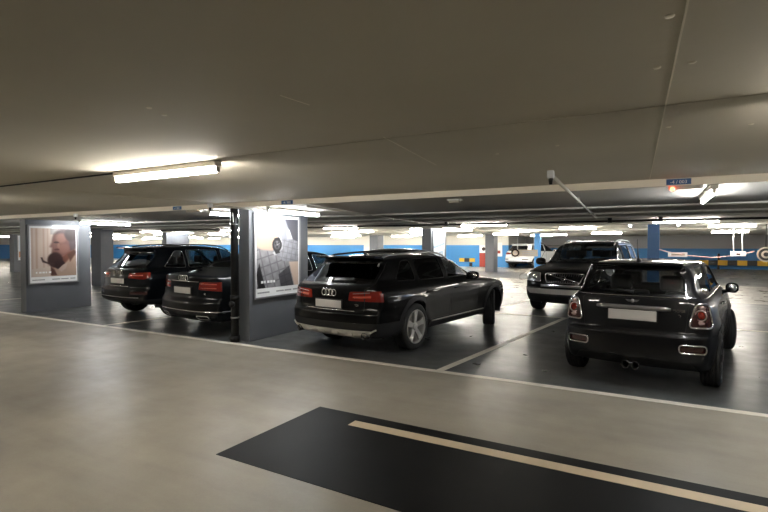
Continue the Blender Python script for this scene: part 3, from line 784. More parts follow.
# ------------------------------------------------------------------ far things
t = thing('fire_door', 'dark red door with a white upper panel in the far blue wall', 'door', (-10.42,33.285,0))
boxobj('leaf', M_dred, t, -.30,.30,-.05,0,0,.98,.01); boxobj('upper_panel', M_sw, t, -.30,.30,-.05,0,.98,1.52,.01)
bm = bmesh.new(); tube(bm, [(0,-.055,1.25),(0,-.06,1.25)], .13, 16); finish(bm, 'emblem', M_darkred, t)
boxobj('handle', M_chrome, t, .20,.24,-.09,-.05,.7,.72)
t = thing('wall_buffer', 'yellow and black striped buffer on the far blue wall left of the red door', 'barrier', (-12.2,33.3,0))
for i in range(3): boxobj('stripe', (M_yel,M_blk,M_yel)[i], t, i*.38,(i+1)*.38,-.08,0,.34,.60)
boxobj('lower_box', M_blk, t, .75,.95,-.08,0,.02,.28)
t = thing('crash_barrier', 'long yellow and black striped barrier in front of the far blue wall at the right', 'barrier', (0,37.2,0))
xx = -4.0; i = 0
while xx < 14:
    boxobj('stripe', M_yel if i % 2 else M_blk, t, xx, xx+.50, -.06, .02, .26, .58); xx += .50; i += 1
for x in (-3,1,3.55,7,11): boxobj('post', M_blk, t, x-.06,x+.06,.02,.12,0,1.0 if abs(x-3.55) < .1 else .6)
t = thing('wall_notice', 'white notice sheet on the end of the far blue wall', 'sign', (-9.35,33.29,0)); boxobj('sheet', M_sw, t, -.22,.22,-.012,0,.75,1.7); boxobj('print', M_dred, t, -.1,.1,-.016,-.012,.95,1.15)
# hanging height sign, paper box sign, round sign, tape
def disc(name, m, parent, x, y, z, r, d=.01):
    bm = bmesh.new(); tube(bm, [(x,y,z),(x,y-d,z)], r, 24); return finish(bm, name, m, parent)
t = thing('hanging_sign', 'beige hanging board with a round emblem in front of the white car', 'sign', (-5.2,21,0), math.radians(14))
boxobj('board', M_brown, t, -.12,.92,-.01,.01,1.08,1.36); disc('emblem_ring', M_darkred, t, 0,-.012,1.22,.17); disc('emblem_face', M_brown, t, 0,-.024,1.22,.11)
for zz in (1.28,1.20,1.13): boxobj('print_row', M_text, t, .28,.80,-.014,-.01,zz-.014,zz+.014)
boxobj('emblem_print', M_text, t, -.05,.05,-.038,-.034,1.20,1.24)
for x in (.1,.75): tubeobj('rod', M_sw, t, [(x,0,1.36),(x,0,HC)], .008, 6)
t = thing('hanging_box_sign', 'small white box sign hung on two straps, right of the blue pillar', 'sign', (2.40,20,0)); boxobj('box', M_sw, t, -.17,.25,-.06,.06,1.19,1.35,.01)
boxobj('print', M_darkred, t, -.02,.10,-.064,-.06,1.24,1.29)
for x in (-.08,.16): tubeobj('strap', M_sw, t, [(x,0,1.35),(x-.02,0,1.75),(x,0,HC)], .018, 6)
t = thing('paper_sign', 'white paper sign hung on the barrier tape right above the hatchback roof', 'sign', (.72,20,0)); boxobj('panel', M_sw, t, -.30,.28,-.02,.02,1.15,1.31); boxobj('print', M_brown, t, -.2,.2,-.024,-.02,1.20,1.26)
t = thing('round_sign', 'round dark hanging sign with a pale ring at the right edge', 'sign', (3.18,20,0)); disc('plate', M_brown, t, 0,0,1.26,.24,.012); disc('disc', M_blk, t, 0,-.013,1.26,.20); disc('inner_ring', M_brown, t, 0,-.024,1.26,.125); disc('centre', M_blk, t, 0,-.035,1.26,.07); tubeobj('rod', M_plast, t, [(0,0,1.45),(0,0,HC)], .012, 6)
tp = [(-.10,17.9,1.50),(.4,19.4,1.33),(1.0,20.12,1.20),(1.7,20.12,1.13),(2.2,20.12,1.19),(2.7,20.12,1.30),(2.9,20.1,1.36)]
tag(tubeobj('barrier_tape', mat('tape_white_red', (.55,.38,.36), .5), None, tp, .018, 5), 'sagging red and white barrier tape strung between the blue pillar and the hanging signs', 'tape')

# ------------------------------------------------------------------ the cars
def mir(poly): return [(-y, z) for y, z in poly]
def build_wagon():
    sp = dict(L=4.94, W=1.87, zb=.27, belt=.98, zc=.66, wr=.355, tw=.245, rim=.258, axles=(1.08, 3.985), hz=.86, crown=.045,
        top=[(0,1.36),(.45,1.385),(.9,1.415),(1.75,1.445),(2.2,1.43),(2.56,1.36),(2.95,1.18),(3.36,1.015),(4.1,.95),(4.6,.86),(4.85,.74),(4.94,.6)],
        rear=[(.2,.30),(.28,.14),(.34,.05),(.42,.02),(.52,0),(.63,.005),(.68,.05),(.8,.065),(.94,.07),(1.01,.10),(1.06,.17),(1.33,.53),(1.37,.49),(1.5,.48)],
        front=[(.2,4.75),(.4,4.9),(.55,4.94),(.7,4.92),(.8,4.85),(1.0,4.6)],
        side=[(.2,.80),(.3,.87),(.45,.905),(.6,.915),(.72,.928),(.82,.925),(.92,.905),(.98,.87),(1.02,.835),(1.2,.755),(1.38,.655),(1.5,.58)],
        plan=[(0,.93),(.5,.985),(1.1,1),(3.9,1),(4.5,.965),(4.94,.88)], gplan=[(0,.88),(.6,.93),(1.4,.985),(2.2,1),(3.2,.99),(4.9,.9)],
        flare=[(1.08,.36,.012),(3.985,.36,.012)], crease=[(.80,.03,.004)], rcurve=.17, rpow=2.6, fcurve=.42, c0=.75, res=(150,40,40))
    c = Car('estate_car', 'black estate car with roof rails and a silver rear skid plate, beside the wristwatch poster', 'car', sp, M_black, None)
    c.trim = M_plast; c.handle_mat = M_black; c.rimm = M_rim
    c.cut_rear(rpoly([(-.70,1.045),(.70,1.045),(.58,1.325),(-.58,1.325)], .06), 'rear_window', G_dark)
    c.cut_front(rpoly([(-.72,1.03),(.72,1.03),(.58,1.375),(-.58,1.375)], .07), 'windscreen', G_clear, xmin=2.5)
    q = rpoly([(.70,1.06),(1.22,1.05),(1.22,1.36),(1.0,1.35)], .06)
    for sg in (1,-1):
        o = c.cut_side(q, sg, 'side_window', G_dark, ymin=.3, inset=.006)
        c.ring(c.B.side(c.dense(q,.06), sg, .001), .006, 'window_trim', c.trim, o)
    c.doors([([(1.36,.42),(2.14,.42),(2.18,1.02),(2.18,1.405),(1.27,1.385),(1.27,1.0)], [rpoly([(1.32,1.05),(2.11,1.05),(2.11,1.385),(1.32,1.37)], .04)], G_dark),
             ([(2.20,.42),(3.18,.42),(3.28,.7),(3.22,1.0),(2.60,1.345),(2.20,1.40)], [rpoly([(2.23,1.05),(3.00,1.04),(2.94,1.10),(2.50,1.33),(2.36,1.37),(2.23,1.375)], .03)], G_clear)])
    # tail lamps: body side and tailgate side
    for s in (1,-1):
        f = (lambda p: p) if s == -1 else mir
        b = c.cut_rear(rpoly(f([(-.37,.805),(-.98,.80),(-.98,.955),(-.39,.93)]), .02), 'tail_lamp', M_red, inset=.001, xmax=.26)
        P = c.B.rear(f([(-.46,.855),(-.60,.86),(-.74,.87)]), .006); c.ring(P, .017, 'lamp_bar', M_redb, b, closed=False)
        P = c.B.rear(f([(-.455,.905),(-.60,.915),(-.72,.925)]), .004); c.ring(P, .006, 'lamp_bar', M_amber, b, closed=False)
        c.ring(c.B.rear(c.dense(f([(-.635,.80),(-.635,.965)]), .03, False), .001), .004, 'lamp_seam', M_gap, b, closed=False)
    # bumper in grey cladding, silver skid plate
    pb = carve(c.bm, [(Vector((-1,0,0)), -.72), (Vector((0,0,-1)), -.50), (Vector((0,0,1)), .0)])
    sk = carve(pb, poly_planes([(-.80,.40),(-.66,.295),(.66,.295),(.80,.40)], 'x'), [(Vector((-1,0,0)), -.5)])
    c.put(pb, 'rear_bumper', M_clad, inset=-.004); c.put(sk, 'skid_plate', M_skid, inset=-.014)
    for y in (-.42,-.14,.14,.42):
        bm = bmesh.new(); p = c.B.rear([(y,.35)])[0]; box(bm, p.x-.02, p.x+.02, y-.05, y+.05, .315, .375); c.small(bm, 'skid_rib', M_skid, smooth=False, bevel=.01)
    for y in (-.66,.66):
        p = c.B.rear([(y,.33)])[0]; bm = bmesh.new(); lathe(bm, [(.045,-.05),(.048,.1),(.04,.1),(.038,-.05)], 'x', 20, (p.x+.0,y,.325))
        for v in bm.verts: v.co.x = p.x-(v.co.x-p.x)*.8+.03
        c.small(bm, 'exhaust_pipe', M_exh)
    cp = [(-.84,.42),(-.80,.40),(-.75,.37),(-.68,.30)]
    for s in (1,-1):
        c.ring(c.B.rear([(y*s,z) for y,z in cp], .015), .012, 'bumper_trim', M_skid, closed=False)
    fb = carve(c.bm, [(Vector((1,0,0)), 4.4), (Vector((0,0,-1)), -.42)]); c.put(fb, 'front_bumper', M_clad)
    for s in (1,-1):
        c.cut_front(rpoly([(s*.5,.62),(s*.98,.66),(s*.98,.80),(s*.5,.74)], .02), 'headlamp', M_lampg, xmin=4.2)
    c.cut_front(rpoly([(-.42,.40),(.42,.40),(.46,.76),(-.46,.76)], .03), 'grille', M_chrome, xmin=4.4)
    # sills
    for sg in (1,-1):
        b = c.cut_side([(1.50,.20),(3.55,.20),(3.55,.37),(1.50,.37)], sg, 'sill', M_clad, inset=-.008)
        c.ring(c.B.side([(x,.385) for x in np.linspace(1.55,3.5,12)], sg, .008), .009, 'sill_strip', M_skid, b, closed=False)
    c.plate(.745, y=.0, w=.52)
    c.rings4(c.B.rear([(.0,.90)])[0].x-.006, .905, .0)
    # tailgate seam, spoiler, wiper, reg lamps, lettering mark
    tg = [(-.64,.62),(-.64,.97),(-.74,1.03),(-.63,1.34),(.63,1.34),(.74,1.03),(.64,.97),(.64,.62)]
    c.ring(c.B.rear(c.dense(tg,.05), -.002), .005, 'tailgate_seam', M_gap)
    c.ring(c.B.rear([(y,.665) for y in np.linspace(-.5,.5,12)], .004), .006, 'tailgate_trim', M_chrome, closed=False)
    bm = bmesh.new(); x0 = .40
    for j in range(1):
        M = Matrix.Translation((.52,0,1.405))@Matrix.Rotation(.10,4,'Y'); box(bm, -.13,.12,-.60,.60,-.018,.014,M)
    c.small(bm, 'roof_spoiler', M_black, smooth=False, bevel=.012)
    P = c.B.rear([(.0,1.065),(-.15,1.075),(-.40,1.085)], .022); c.ring(P, [.016,.010,.006], 'rear_wiper', M_plast, closed=False)
    textobj('model_lettering', 'TDI', .045, M_chrome, c.root, (c.B.rear([(-.5,.75)])[0].x-.004-c.off, -.52, .745), (PI/2,0,-PI/2))
    for sg in (1,-1):
        xs = np.linspace(.55, 2.7, 18); P = []
        for i, x in enumerate(xs):
            q = c.B.topp([(x, sg*.56)])[0]; e = min(1, min(i, 17-i)/1.5); P.append(q+Vector((0,0,.045*e)))
        c.ring(P, .016, 'roof_rail', M_alu if sg == -1 else M_plast, closed=False)
    bm = bmesh.new(); q = c.B.topp([(.95,0)])[0]; tube(bm, [q, q+Vector((-.03,0,.03)), q+Vector((-.09,0,.065))], [.035,.02,.006], 8); c.small(bm, 'aerial_fin', M_black)
    c.arches(M_clad)
    for x in c.sp['axles']:
        for y in (-1,1): c.wheel(x, y*(.925-.125), steer=(.42 if x > 3 else 0))
    for sg in (1,-1): c.mirror(2.88, 1.0, sg, M_black)
    c.seats([(2.5,(-.4,.4)),(1.55,(-.42,0,.42))], .36, 1.18)
    h = 7.4; loc, rz = place_from_wheels((-3.13,6.70), h, 1.06, sp['L']*.98, .875)
    return c.done(loc, rz, (.98,.95,.995))

def build_mini():
    sp = dict(L=3.73, W=1.68, zb=.21, belt=.97, zc=.62, wr=.308, tw=.205, rim=.22, axles=(.60, 3.07), hz=.86, crown=.05,
        top=[(0,1.36),(.25,1.375),(.6,1.395),(1.1,1.407),(1.7,1.40),(2.05,1.36),(2.22,1.30),(2.72,.985),(3.0,.94),(3.35,.87),(3.6,.74),(3.73,.6)],
        rear=[(.15,.16),(.22,.09),(.34,.015),(.45,0),(.585,.0),(.625,.035),(.8,.055),(.95,.08),(1.0,.095),(1.03,.13),(1.30,.27),(1.335,.22),(1.45,.20)],
        front=[(.15,3.6),(.35,3.7),(.55,3.73),(.7,3.68),(.85,3.5)],
        side=[(.15,.72),(.25,.79),(.4,.825),(.58,.838),(.68,.842),(.8,.832),(.9,.81),(.96,.775),(1.02,.72),(1.2,.655),(1.34,.60),(1.45,.55)],
        plan=[(0,.88),(.25,.95),(.6,1),(3.07,1),(3.4,.96),(3.73,.86)], gplan=[(0,.88),(.5,.94),(1.2,1),(2.4,1),(3.7,.95)],
        flare=[(.6,.33,.022),(3.07,.33,.022)], crease=[], rcurve=.15, rpow=3.2, fcurve=.35, c0=.62, c1=.8, res=(130,44,44))
    c = Car('compact_hatchback', 'small graphite grey three-door hatchback with twin centre exhausts, nearest car on the right', 'car', sp, M_graph)
    c.trim = M_plast; c.handle_mat = M_chrome; c.rimm = M_rimd
    c.cut_rear(rpoly([(-.56,1.045),(.56,1.045),(.465,1.295),(-.465,1.295)], .06), 'rear_window', G_clear)
    c.cut_front(rpoly([(-.63,1.0),(.63,1.0),(.52,1.33),(-.52,1.33)], .07), 'windscreen', G_clear, xmin=1.9)
    q = rpoly([(.46,1.03),(1.22,1.03),(1.22,1.335),(.56,1.335)], .05)
    for sg in (1,-1):
        o = c.cut_side(q, sg, 'side_window', G_mid, ymin=.3, inset=.006)
        c.ring(c.B.side(c.dense([(.30,1.0),(2.55,1.0)],.08,False), sg, .001), .005, 'waistline_trim', M_chrome, None, closed=False)
    c.doors([([(1.26,.36),(2.42,.36),(2.55,.6),(2.55,.99),(2.12,1.34),(1.26,1.36)], [rpoly([(1.31,1.03),(2.42,1.02),(2.10,1.29),(1.95,1.325),(1.31,1.335)], .04)], G_mid)])
    rf = carve(c.bm, [(Vector((0,0,1)), 1.345)]); c.put(rf, 'roof', M_black, inset=-.001)
    cp = carve(c.bm, [(Vector((0,0,1)), 1.0), (Vector((-1,0,0)), -.52)]); c.put(cp, 'rear_pillar', M_black)
    for s in (1,-1):
        f = (lambda p: p) if s == -1 else mir
        pl = rpoly(f([(-.575,.70),(-.80,.70),(-.75,.955),(-.635,.955)]), .05, 4)
        b = c.cut_rear(pl, 'tail_lamp', M_darkred, inset=.004, xmax=.55)
        c.ring(c.B.rear(c.dense(pl,.02), .004), .013, 'lamp_bezel', M_chrome, b)
        cy = -s*-1*.70 if s == -1 else .70
        cy = -.685 if s == -1 else .685
        C0 = c.B.rear([(cy,.835)])[0]
        bm = bmesh.new()
        for R, r_ in ((.055,.008),):
            tube(bm, [C0+Vector((-.006+abs(R*math.cos(a))*.0, R*math.cos(a), R*math.sin(a))) for a in np.linspace(0,2*PI,24,endpoint=False)], r_, 6, True)
        c.small(bm, 'lamp_ring', M_amber, b)
        bm = bmesh.new(); lathe(bm, [(.0005,-.012),(.025,-.008),(.042,.004)], 'x', 20, (C0.x,C0.y,C0.z)); c.small(bm, 'bulb_lens', M_red, b)
        for zz in (.755,.915):
            bm = bmesh.new(); p = c.B.rear([(cy,zz)])[0]; lathe(bm, [(.0005,-.006),(.04,-.002),(.042,.01)], 'x', 16, tuple(p))
            for v in bm.verts: v.co.z = p.z+(v.co.z-p.z)*.5
            c.small(bm, 'side_lens', M_amber, b)
        # bumper reflectors in chrome surrounds
        rp = rpoly(f([(-.49,.43),(-.745,.43),(-.745,.515),(-.49,.515)]), .035, 4)
        b = c.cut_rear(rp, 'bumper_reflector', M_darkred, inset=.02, xmax=.5)
        c.ring(c.B.rear(c.dense(rp,.02), .004), .011, 'reflector_bezel', M_chrome, b)
    bp = carve(c.bm, [(Vector((-1,0,0)), -.36), (Vector((0,0,-1)), -.60)])
    c.ring(c.B.rear([(y,.605) for y in np.linspace(-.80,.80,30)], -.001), .005, 'bumper_seam', M_gap, closed=False)
    low = carve(bp, poly_planes(rpoly([(-.72,.16),(.72,.16),(.60,.34),(-.60,.34)],.05), 'x')); 
    c.put(bp, 'rear_bumper', M_graph, inset=-.006); c.put(low, 'bumper_diffuser', M_plast, inset=.006)
    tg = rpoly([(-.54,.615),(.54,.615),(.58,.99),(-.58,.99)], .05)
    c.ring(c.B.rear(c.dense(tg,.05), -.002), .0045, 'tailgate_seam', M_gap)
    # chrome handle bar above the plate
    bm = bmesh.new(); P = c.B.rear([(y,.885) for y in np.linspace(-.40,.40,14)], .012)
    tube(bm, P, [.014]+[.024]*12+[.014], 10)
    for v in bm.verts: pass
    c.small(bm, 'tailgate_handle', M_alu)
    c.plate(.80, w=.52, h=.115)
    # winged badge
    p = c.B.rear([(0,.955)])[0]; bm = bmesh.new(); lathe(bm, [(.0005,-.012),(.018,-.010),(.022,.0),(.022,.01)], 'x', 18, (p.x,0,.955)); bd = c.small(bm, 'winged_badge', M_alu)
    bm = bmesh.new()
    for sg in (1,-1):
        for k, (y1, z1, z2) in enumerate(((.075,.014,.007),(.066,.005,-.002),(.055,-.003,-.009))):
            v = [bm.verts.new((p.x-.007, sg*.02, .955+z1)), bm.verts.new((p.x-.007, sg*y1, .955+z1+.002)), bm.verts.new((p.x-.007, sg*(y1-.008), .955+z2)), bm.verts.new((p.x-.007, sg*.02, .955+z2-.001))]
            bm.faces.new(v)
    r = bmesh.ops.solidify(bm, geom=bm.faces[:], thickness=.004); c.small(bm, 'badge_wing', M_alu, bd, smooth=False)
    px = c.B.rear([(-.47,.87)])[0].x-.004
    textobj('lettering_upper', 'COOPER', .036, M_chrome, c.root, (px-c.off, -.47, .872), (PI/2,0,-PI/2))
    textobj('lettering_lower', 'SD', .04, M_chrome, c.root, (px-c.off, -.475, .82), (PI/2,0,-PI/2))
    # exhausts
    for y in (-.052,.052):
        bm = bmesh.new(); p = c.B.rear([(y,.25)])[0]; lathe(bm, [(.028,.18),(.042,.0),(.047,-.09),(.040,-.09),(.036,.0),(.0005,.05)], 'x', 24, (p.x-.0,y,.245)); c.small(bm, 'exhaust_pipe', M_exh)
    for y in (-.20,.20):
        bm = bmesh.new(); p = c.B.rear([(y,.335)])[0]; bmesh.ops.create_uvsphere(bm, u_segments=14, v_segments=8, radius=1)
        for v in bm.verts: v.co = Vector((p.x+v.co.x*.02, y+v.co.y*.06, .335+v.co.z*.018))
        c.small(bm, 'tow_cover', M_graph)
    bm = bmesh.new(); M = Matrix.Translation((.29,0,1.365))@Matrix.Rotation(.06,4,'Y'); box(bm, -.11,.10,-.50,.50,-.016,.012,M); c.small(bm, 'roof_spoiler', M_black, smooth=False, bevel=.012)
    bm = bmesh.new(); q = c.B.topp([(.42,0)])[0]; tube(bm, [q+Vector((.03,0,-.01)), q+Vector((.0,0,.02)), q+Vector((-.03,0,.05)), q+Vector((-.10,0,.27))], [.045,.03,.010,.004], 8); c.small(bm, 'aerial', M_plast)
    P = c.B.rear([(.0,1.055),(.15,1.062),(.40,1.068)], .02); c.ring(P, [.02,.010,.006], 'rear_wiper', M_plast, closed=False)
    c.ring(c.B.rear([(y,1.012) for y in np.linspace(-.64,.64,24)], .002), .006, 'rear_waistline_trim', M_chrome, closed=False)
    bm = bmesh.new(); box(bm, 2.02,2.04,-.11,.11,1.24,1.30); c.small(bm, 'interior_mirror', M_plast, smooth=False)
    for s in (1,-1):
        c.cut_front(rpoly([(s*.50,.62),(s*.76,.62),(s*.76,.80),(s*.50,.80)], .08), 'headlamp', M_lampg, xmin=3.0)
    c.cut_front(rpoly([(-.40,.58),(.40,.58),(.44,.72),(-.44,.72)], .04), 'grille', M_chrome, xmin=3.2)
    c.arches(M_plast, .04)
    for x in c.sp['axles']:
        for y in (-1,1): c.wheel(x, y*((.87 if x < 3 else .90)-.105), steer=(.22 if x > 3 else 0), style='seven')
    for sg in (1,-1): c.mirror(2.22, .95, sg, M_black, size=(.075,.08,.07))
    c.seats([(1.95,(-.34,.34)),(1.05,(-.3,.3))], .33, 1.17)
    h = 8.2; loc, rz = place_from_wheels((.65,6.62), h, .60, sp['L'], .795)
    return c.done(loc, rz, (1,.95,1))

def build_saloon():
    sp = dict(L=5.14, W=1.94, zb=.24, belt=1.0, zc=.66, wr=.35, tw=.255, rim=.24, axles=(1.10, 4.09), hz=.86, crown=.05,
        top=[(0,1.035),(.12,1.06),(.5,1.085),(.8,1.12),(1.2,1.28),(1.6,1.40),(2.1,1.45),(2.6,1.46),(3.0,1.42),(3.4,1.27),(3.95,1.02),(4.5,.96),(4.95,.82),(5.14,.62)],
        rear=[(.18,.24),(.27,.10),(.33,.03),(.42,0),(.56,.0),(.66,.05),(.8,.07),(.95,.08),(1.04,.075),(1.2,.07)],
        front=[(.18,4.95),(.35,5.08),(.5,5.14),(.7,5.12),(.85,5.0),(1.0,4.8)],
        side=[(.18,.84),(.3,.90),(.45,.945),(.65,.965),(.78,.965),(.9,.945),(.98,.91),(1.04,.86),(1.2,.79),(1.4,.68),(1.5,.62)],
        plan=[(0,.93),(.5,.98),(1.1,1),(4.1,1),(4.7,.96),(5.14,.88)], gplan=[(0,.93),(.8,.92),(1.6,.95),(2.2,1),(3.3,.99),(5.1,.9)],
        flare=[(1.10,.36,.01),(4.09,.36,.01)], crease=[(.86,.03,.004)], rcurve=.20, rpow=2.6, fcurve=.4, c0=.9, c1=.9, res=(140,38,38))
    c = Car('saloon_car', 'long black saloon car with a chrome strip across its rear bumper, next to the drainpipe', 'car', sp, M_night)
    c.trim = M_chrome; c.handle_mat = M_chrome; c.rimm = M_rim
    wn = carve(c.bm, [*poly_planes(rpoly([(1.62,-.56),(1.62,.56),(.92,.68),(.92,-.68)],.06), 'z')], [(Vector((0,0,1)), 1.0)]); c.put(wn, 'rear_window', G_dark, inset=.003)
    c.cut_front(rpoly([(-.74,1.04),(.74,1.04),(.60,1.385),(-.60,1.385)], .07), 'windscreen', G_mid, xmin=2.8)
    c.doors([([(1.50,.42),(2.50,.42),(2.54,1.0),(2.54,1.42),(1.95,1.40),(1.45,1.2),(1.38,1.0),(1.42,.7)], [rpoly([(1.52,1.06),(2.48,1.05),(2.48,1.38),(2.05,1.37),(1.72,1.26)], .04)], G_dark),
             ([(2.56,.42),(3.62,.42),(3.75,.7),(3.78,1.0),(3.10,1.36),(2.56,1.41)], [rpoly([(2.60,1.05),(3.56,1.04),(3.48,1.09),(3.05,1.31),(2.8,1.37),(2.60,1.38)], .03)], G_mid)])
    for s in (1,-1):
        f = (lambda p: p) if s == -1 else mir
        b = c.cut_rear(rpoly(f([(-.44,.80),(-1.0,.78),(-1.0,.945),(-.46,.93)]), .02), 'tail_lamp', M_red, inset=.001, xmax=.26)
        for zz in (.83,.90): c.ring(c.B.rear(f([(-.50,zz),(-.66,zz),(-.82,zz)]), .004), .008, 'lamp_bar', M_redb, b, closed=False)
    c.ring(c.B.rear([(y,.935) for y in np.linspace(-.44,.44,14)], .004), .008, 'boot_trim', M_chrome, closed=False)
    P = c.B.rear([(y,.43) for y in np.linspace(.88,-.88,36)], .006)
    bumper = carve(c.bm, [(Vector((-1,0,0)), -.70), (Vector((0,0,-1)), -.62)])
    br = c.put(bumper, 'rear_bumper', M_night, inset=-.003)
    c.ring(P+c.B.side([(x,.43) for x in (.40,.5,.6,.69)], -1, .006), .011, 'chrome_strip', M_chrome, br, closed=False)
    for y in (-.58,.58):
        pts = c.B.rear(c.dense(rpoly([(y-.13,.285),(y+.13,.285),(y+.13,.35),(y-.13,.35)], .03, 3), .03), .004)
        c.ring(pts, .010, 'exhaust_trim', M_chrome, br)
    c.plate(.775, w=.52)
    c.rings4(c.B.rear([(0,1.0)])[0].x-.004, .99, 0)
    tg = [(-.46,.66),(.46,.66),(.46,.78),(.46,1.02),(-.46,1.02),(-.46,.78)]
    c.ring(c.B.rear(c.dense([(-.46,.64),(.46,.64)],.06,False), -.002), .005, 'boot_seam', M_gap, closed=False)
    textobj('model_lettering', 'A8', .05, M_chrome, c.root, (c.B.rear([(-.60,.72)])[0].x-.004-c.off, -.6, .73), (PI/2,0,-PI/2-.1))
    for s in (1,-1):
        c.cut_front(rpoly([(s*.52,.64),(s*1.0,.66),(s*1.0,.80),(s*.52,.76)], .02), 'headlamp', M_lampg, xmin=4.4)
    c.cut_front(rpoly([(-.42,.36),(.42,.36),(.46,.78),(-.46,.78)], .03), 'grille', M_chrome, xmin=4.5)
    c.arches()
    for x in c.sp['axles']:
        for y in (-1,1): c.wheel(x, y*(.965-.14), style='ten')
    for sg in (1,-1): c.mirror(3.52, 1.02, sg, M_night)
    c.seats([(2.95,(-.4,.4)),(1.95,(-.42,.42))], .36, 1.18)
    return c

def build_suv(name, label, paint, glass, group=None, light=False):
    sp = dict(L=4.63, W=1.90, zb=.33, belt=1.06, zc=.72, wr=.355, tw=.24, rim=.235, axles=(.95, 3.75), hz=.93, crown=.05,
        top=[(0,1.56),(.35,1.585),(.9,1.635),(1.6,1.65),(2.2,1.62),(2.55,1.53),(3.3,1.13),(3.8,1.07),(4.25,.97),(4.5,.82),(4.63,.65)],
        rear=[(.22,.40),(.34,.16),(.42,.03),(.50,0),(.64,.01),(.72,.07),(.95,.09),(1.08,.13),(1.15,.20),(1.5,.50),(1.55,.44),(1.7,.42)],
        front=[(.22,4.45),(.4,4.58),(.6,4.63),(.8,4.6),(.95,4.4)],
        side=[(.22,.83),(.35,.90),(.5,.93),(.7,.945),(.85,.942),(1.0,.915),(1.06,.88),(1.12,.845),(1.3,.775),(1.52,.68),(1.65,.6)],
        plan=[(0,.93),(.4,.98),(.95,1),(3.75,1),(4.2,.96),(4.63,.87)], gplan=[(0,.86),(.6,.92),(1.4,.985),(2.2,1),(3.2,.99),(4.6,.9)],
        flare=[(.95,.36,.012),(3.75,.36,.012)], crease=[(.92,.03,.004)], rcurve=.20, rpow=2.5, fcurve=.4, c0=.72, c1=.8, res=(130,38,38))
    c = Car(name, label, 'car', sp, paint, group)
    c.trim = M_chrome; c.handle_mat = paint; c.rimm = M_rim
    c.cut_rear(rpoly([(-.72,1.14),(.72,1.14),(.60,1.49),(-.60,1.49)], .07), 'rear_window', G_dark)
    c.cut_front(rpoly([(-.74,1.15),(.74,1.15),(.60,1.56),(-.60,1.56)], .07), 'windscreen', glass, xmin=2.2)
    q = rpoly([(.70,1.15),(1.22,1.13),(1.22,1.52),(1.02,1.52)], .06)
    for sg in (1,-1):
        o = c.cut_side(q, sg, 'side_window', glass, ymin=.3, inset=.006)
        c.ring(c.B.side(c.dense(q,.06), sg, .001), .007, 'window_trim', c.trim, o)
    c.doors([([(1.34,.45),(2.16,.45),(2.20,1.1),(2.20,1.585),(1.26,1.575),(1.26,1.0)], [rpoly([(1.30,1.13),(2.14,1.12),(2.14,1.545),(1.30,1.535)], .04)], glass),
             ([(2.22,.45),(3.20,.45),(3.34,.75),(3.36,1.08),(2.66,1.51),(2.22,1.575)], [rpoly([(2.26,1.12),(3.18,1.11),(3.10,1.17),(2.62,1.46),(2.4,1.535),(2.26,1.54)], .03)], glass)])
    for s in (1,-1):
        f = (lambda p: p) if s == -1 else mir
        b = c.cut_rear(rpoly(f([(-.36,.92),(-.80,.90),(-.95,.96),(-.92,1.06),(-.38,1.03)]), .03), 'tail_lamp', M_red, inset=.001, xmax=.32)
        c.ring(c.B.rear(f([(-.48,.985),(-.62,.985),(-.76,.99)]), .004), .014, 'lamp_bar', M_redb, b, closed=False)
        c.ring(c.B.rear(f([(-.46,1.025),(-.56,1.03)]), .004), .007, 'lamp_bar', M_amber, b, closed=False)
        c.cut_rear(rpoly(f([(-.52,.57),(-.90,.57),(-.90,.625),(-.52,.625)]), .02), 'bumper_reflector', M_darkred, inset=.001, xmax=.6)
    bp = carve(c.bm, [(Vector((-1,0,0)), -.56), (Vector((0,0,-1)), -.46)]); c.put(bp, 'rear_bumper', M_clad, inset=-.004)
    c.ring(c.B.rear([(y,.50) for y in np.linspace(-.75,.75,20)], .005), .008, 'bumper_strip', M_alu, closed=False)
    c.ring(c.B.rear([(y,.735) for y in np.linspace(-.40,.40,14)], .006), .009, 'tailgate_strip', M_chrome, closed=False)
    c.plate(.85, w=.52)
    c.rings4(c.B.rear([(0,1.03)])[0].x-.004, 1.03, 0) if not light else None
    tg = [(-.80,.68),(-.40,.68),(.40,.68),(.80,.68)]
    c.ring(c.B.rear(c.dense(tg,.05,False), -.002), .005, 'tailgate_seam', M_gap, closed=False)
    bm = bmesh.new(); M = Matrix.Translation((.50,0,1.588))@Matrix.Rotation(.10,4,'Y'); box(bm, -.12,.12,-.62,.62,-.018,.014,M); c.small(bm, 'roof_spoiler', paint, smooth=False, bevel=.012)
    P = c.B.rear([(.0,1.17),(-.15,1.18),(-.42,1.19)], .022); c.ring(P, [.016,.010,.006], 'rear_wiper', M_plast, closed=False)
    for sg in (1,-1):
        xs = np.linspace(.62, 2.7, 14); P = []
        for i, x in enumerate(xs):
            q = c.B.topp([(x, sg*.58)])[0]; e = min(1, min(i, 13-i)/1.5); P.append(q+Vector((0,0,.045*e)))
        c.ring(P, .015, 'roof_rail', M_plast, closed=False)
    for s in (1,-1):
        c.cut_front(rpoly([(s*.5,.70),(s*.98,.72),(s*.98,.88),(s*.5,.84)], .02), 'headlamp', M_lampg, xmin=4.0)
    c.cut_front(rpoly([(-.42,.45),(.42,.45),(.46,.84),(-.46,.84)], .03), 'grille', M_chrome, xmin=4.2)
    c.arches()
    for x in c.sp['axles']:
        for y in (-1,1): c.wheel(x, y*(.945-.13), style='five')
    for sg in (1,-1): c.mirror(3.12, 1.1, sg, paint, size=(.10,.12,.09))
    c.seats([(2.55,(-.4,.4)),(1.5,(-.42,0,.42))], .45, 1.34)
    return c

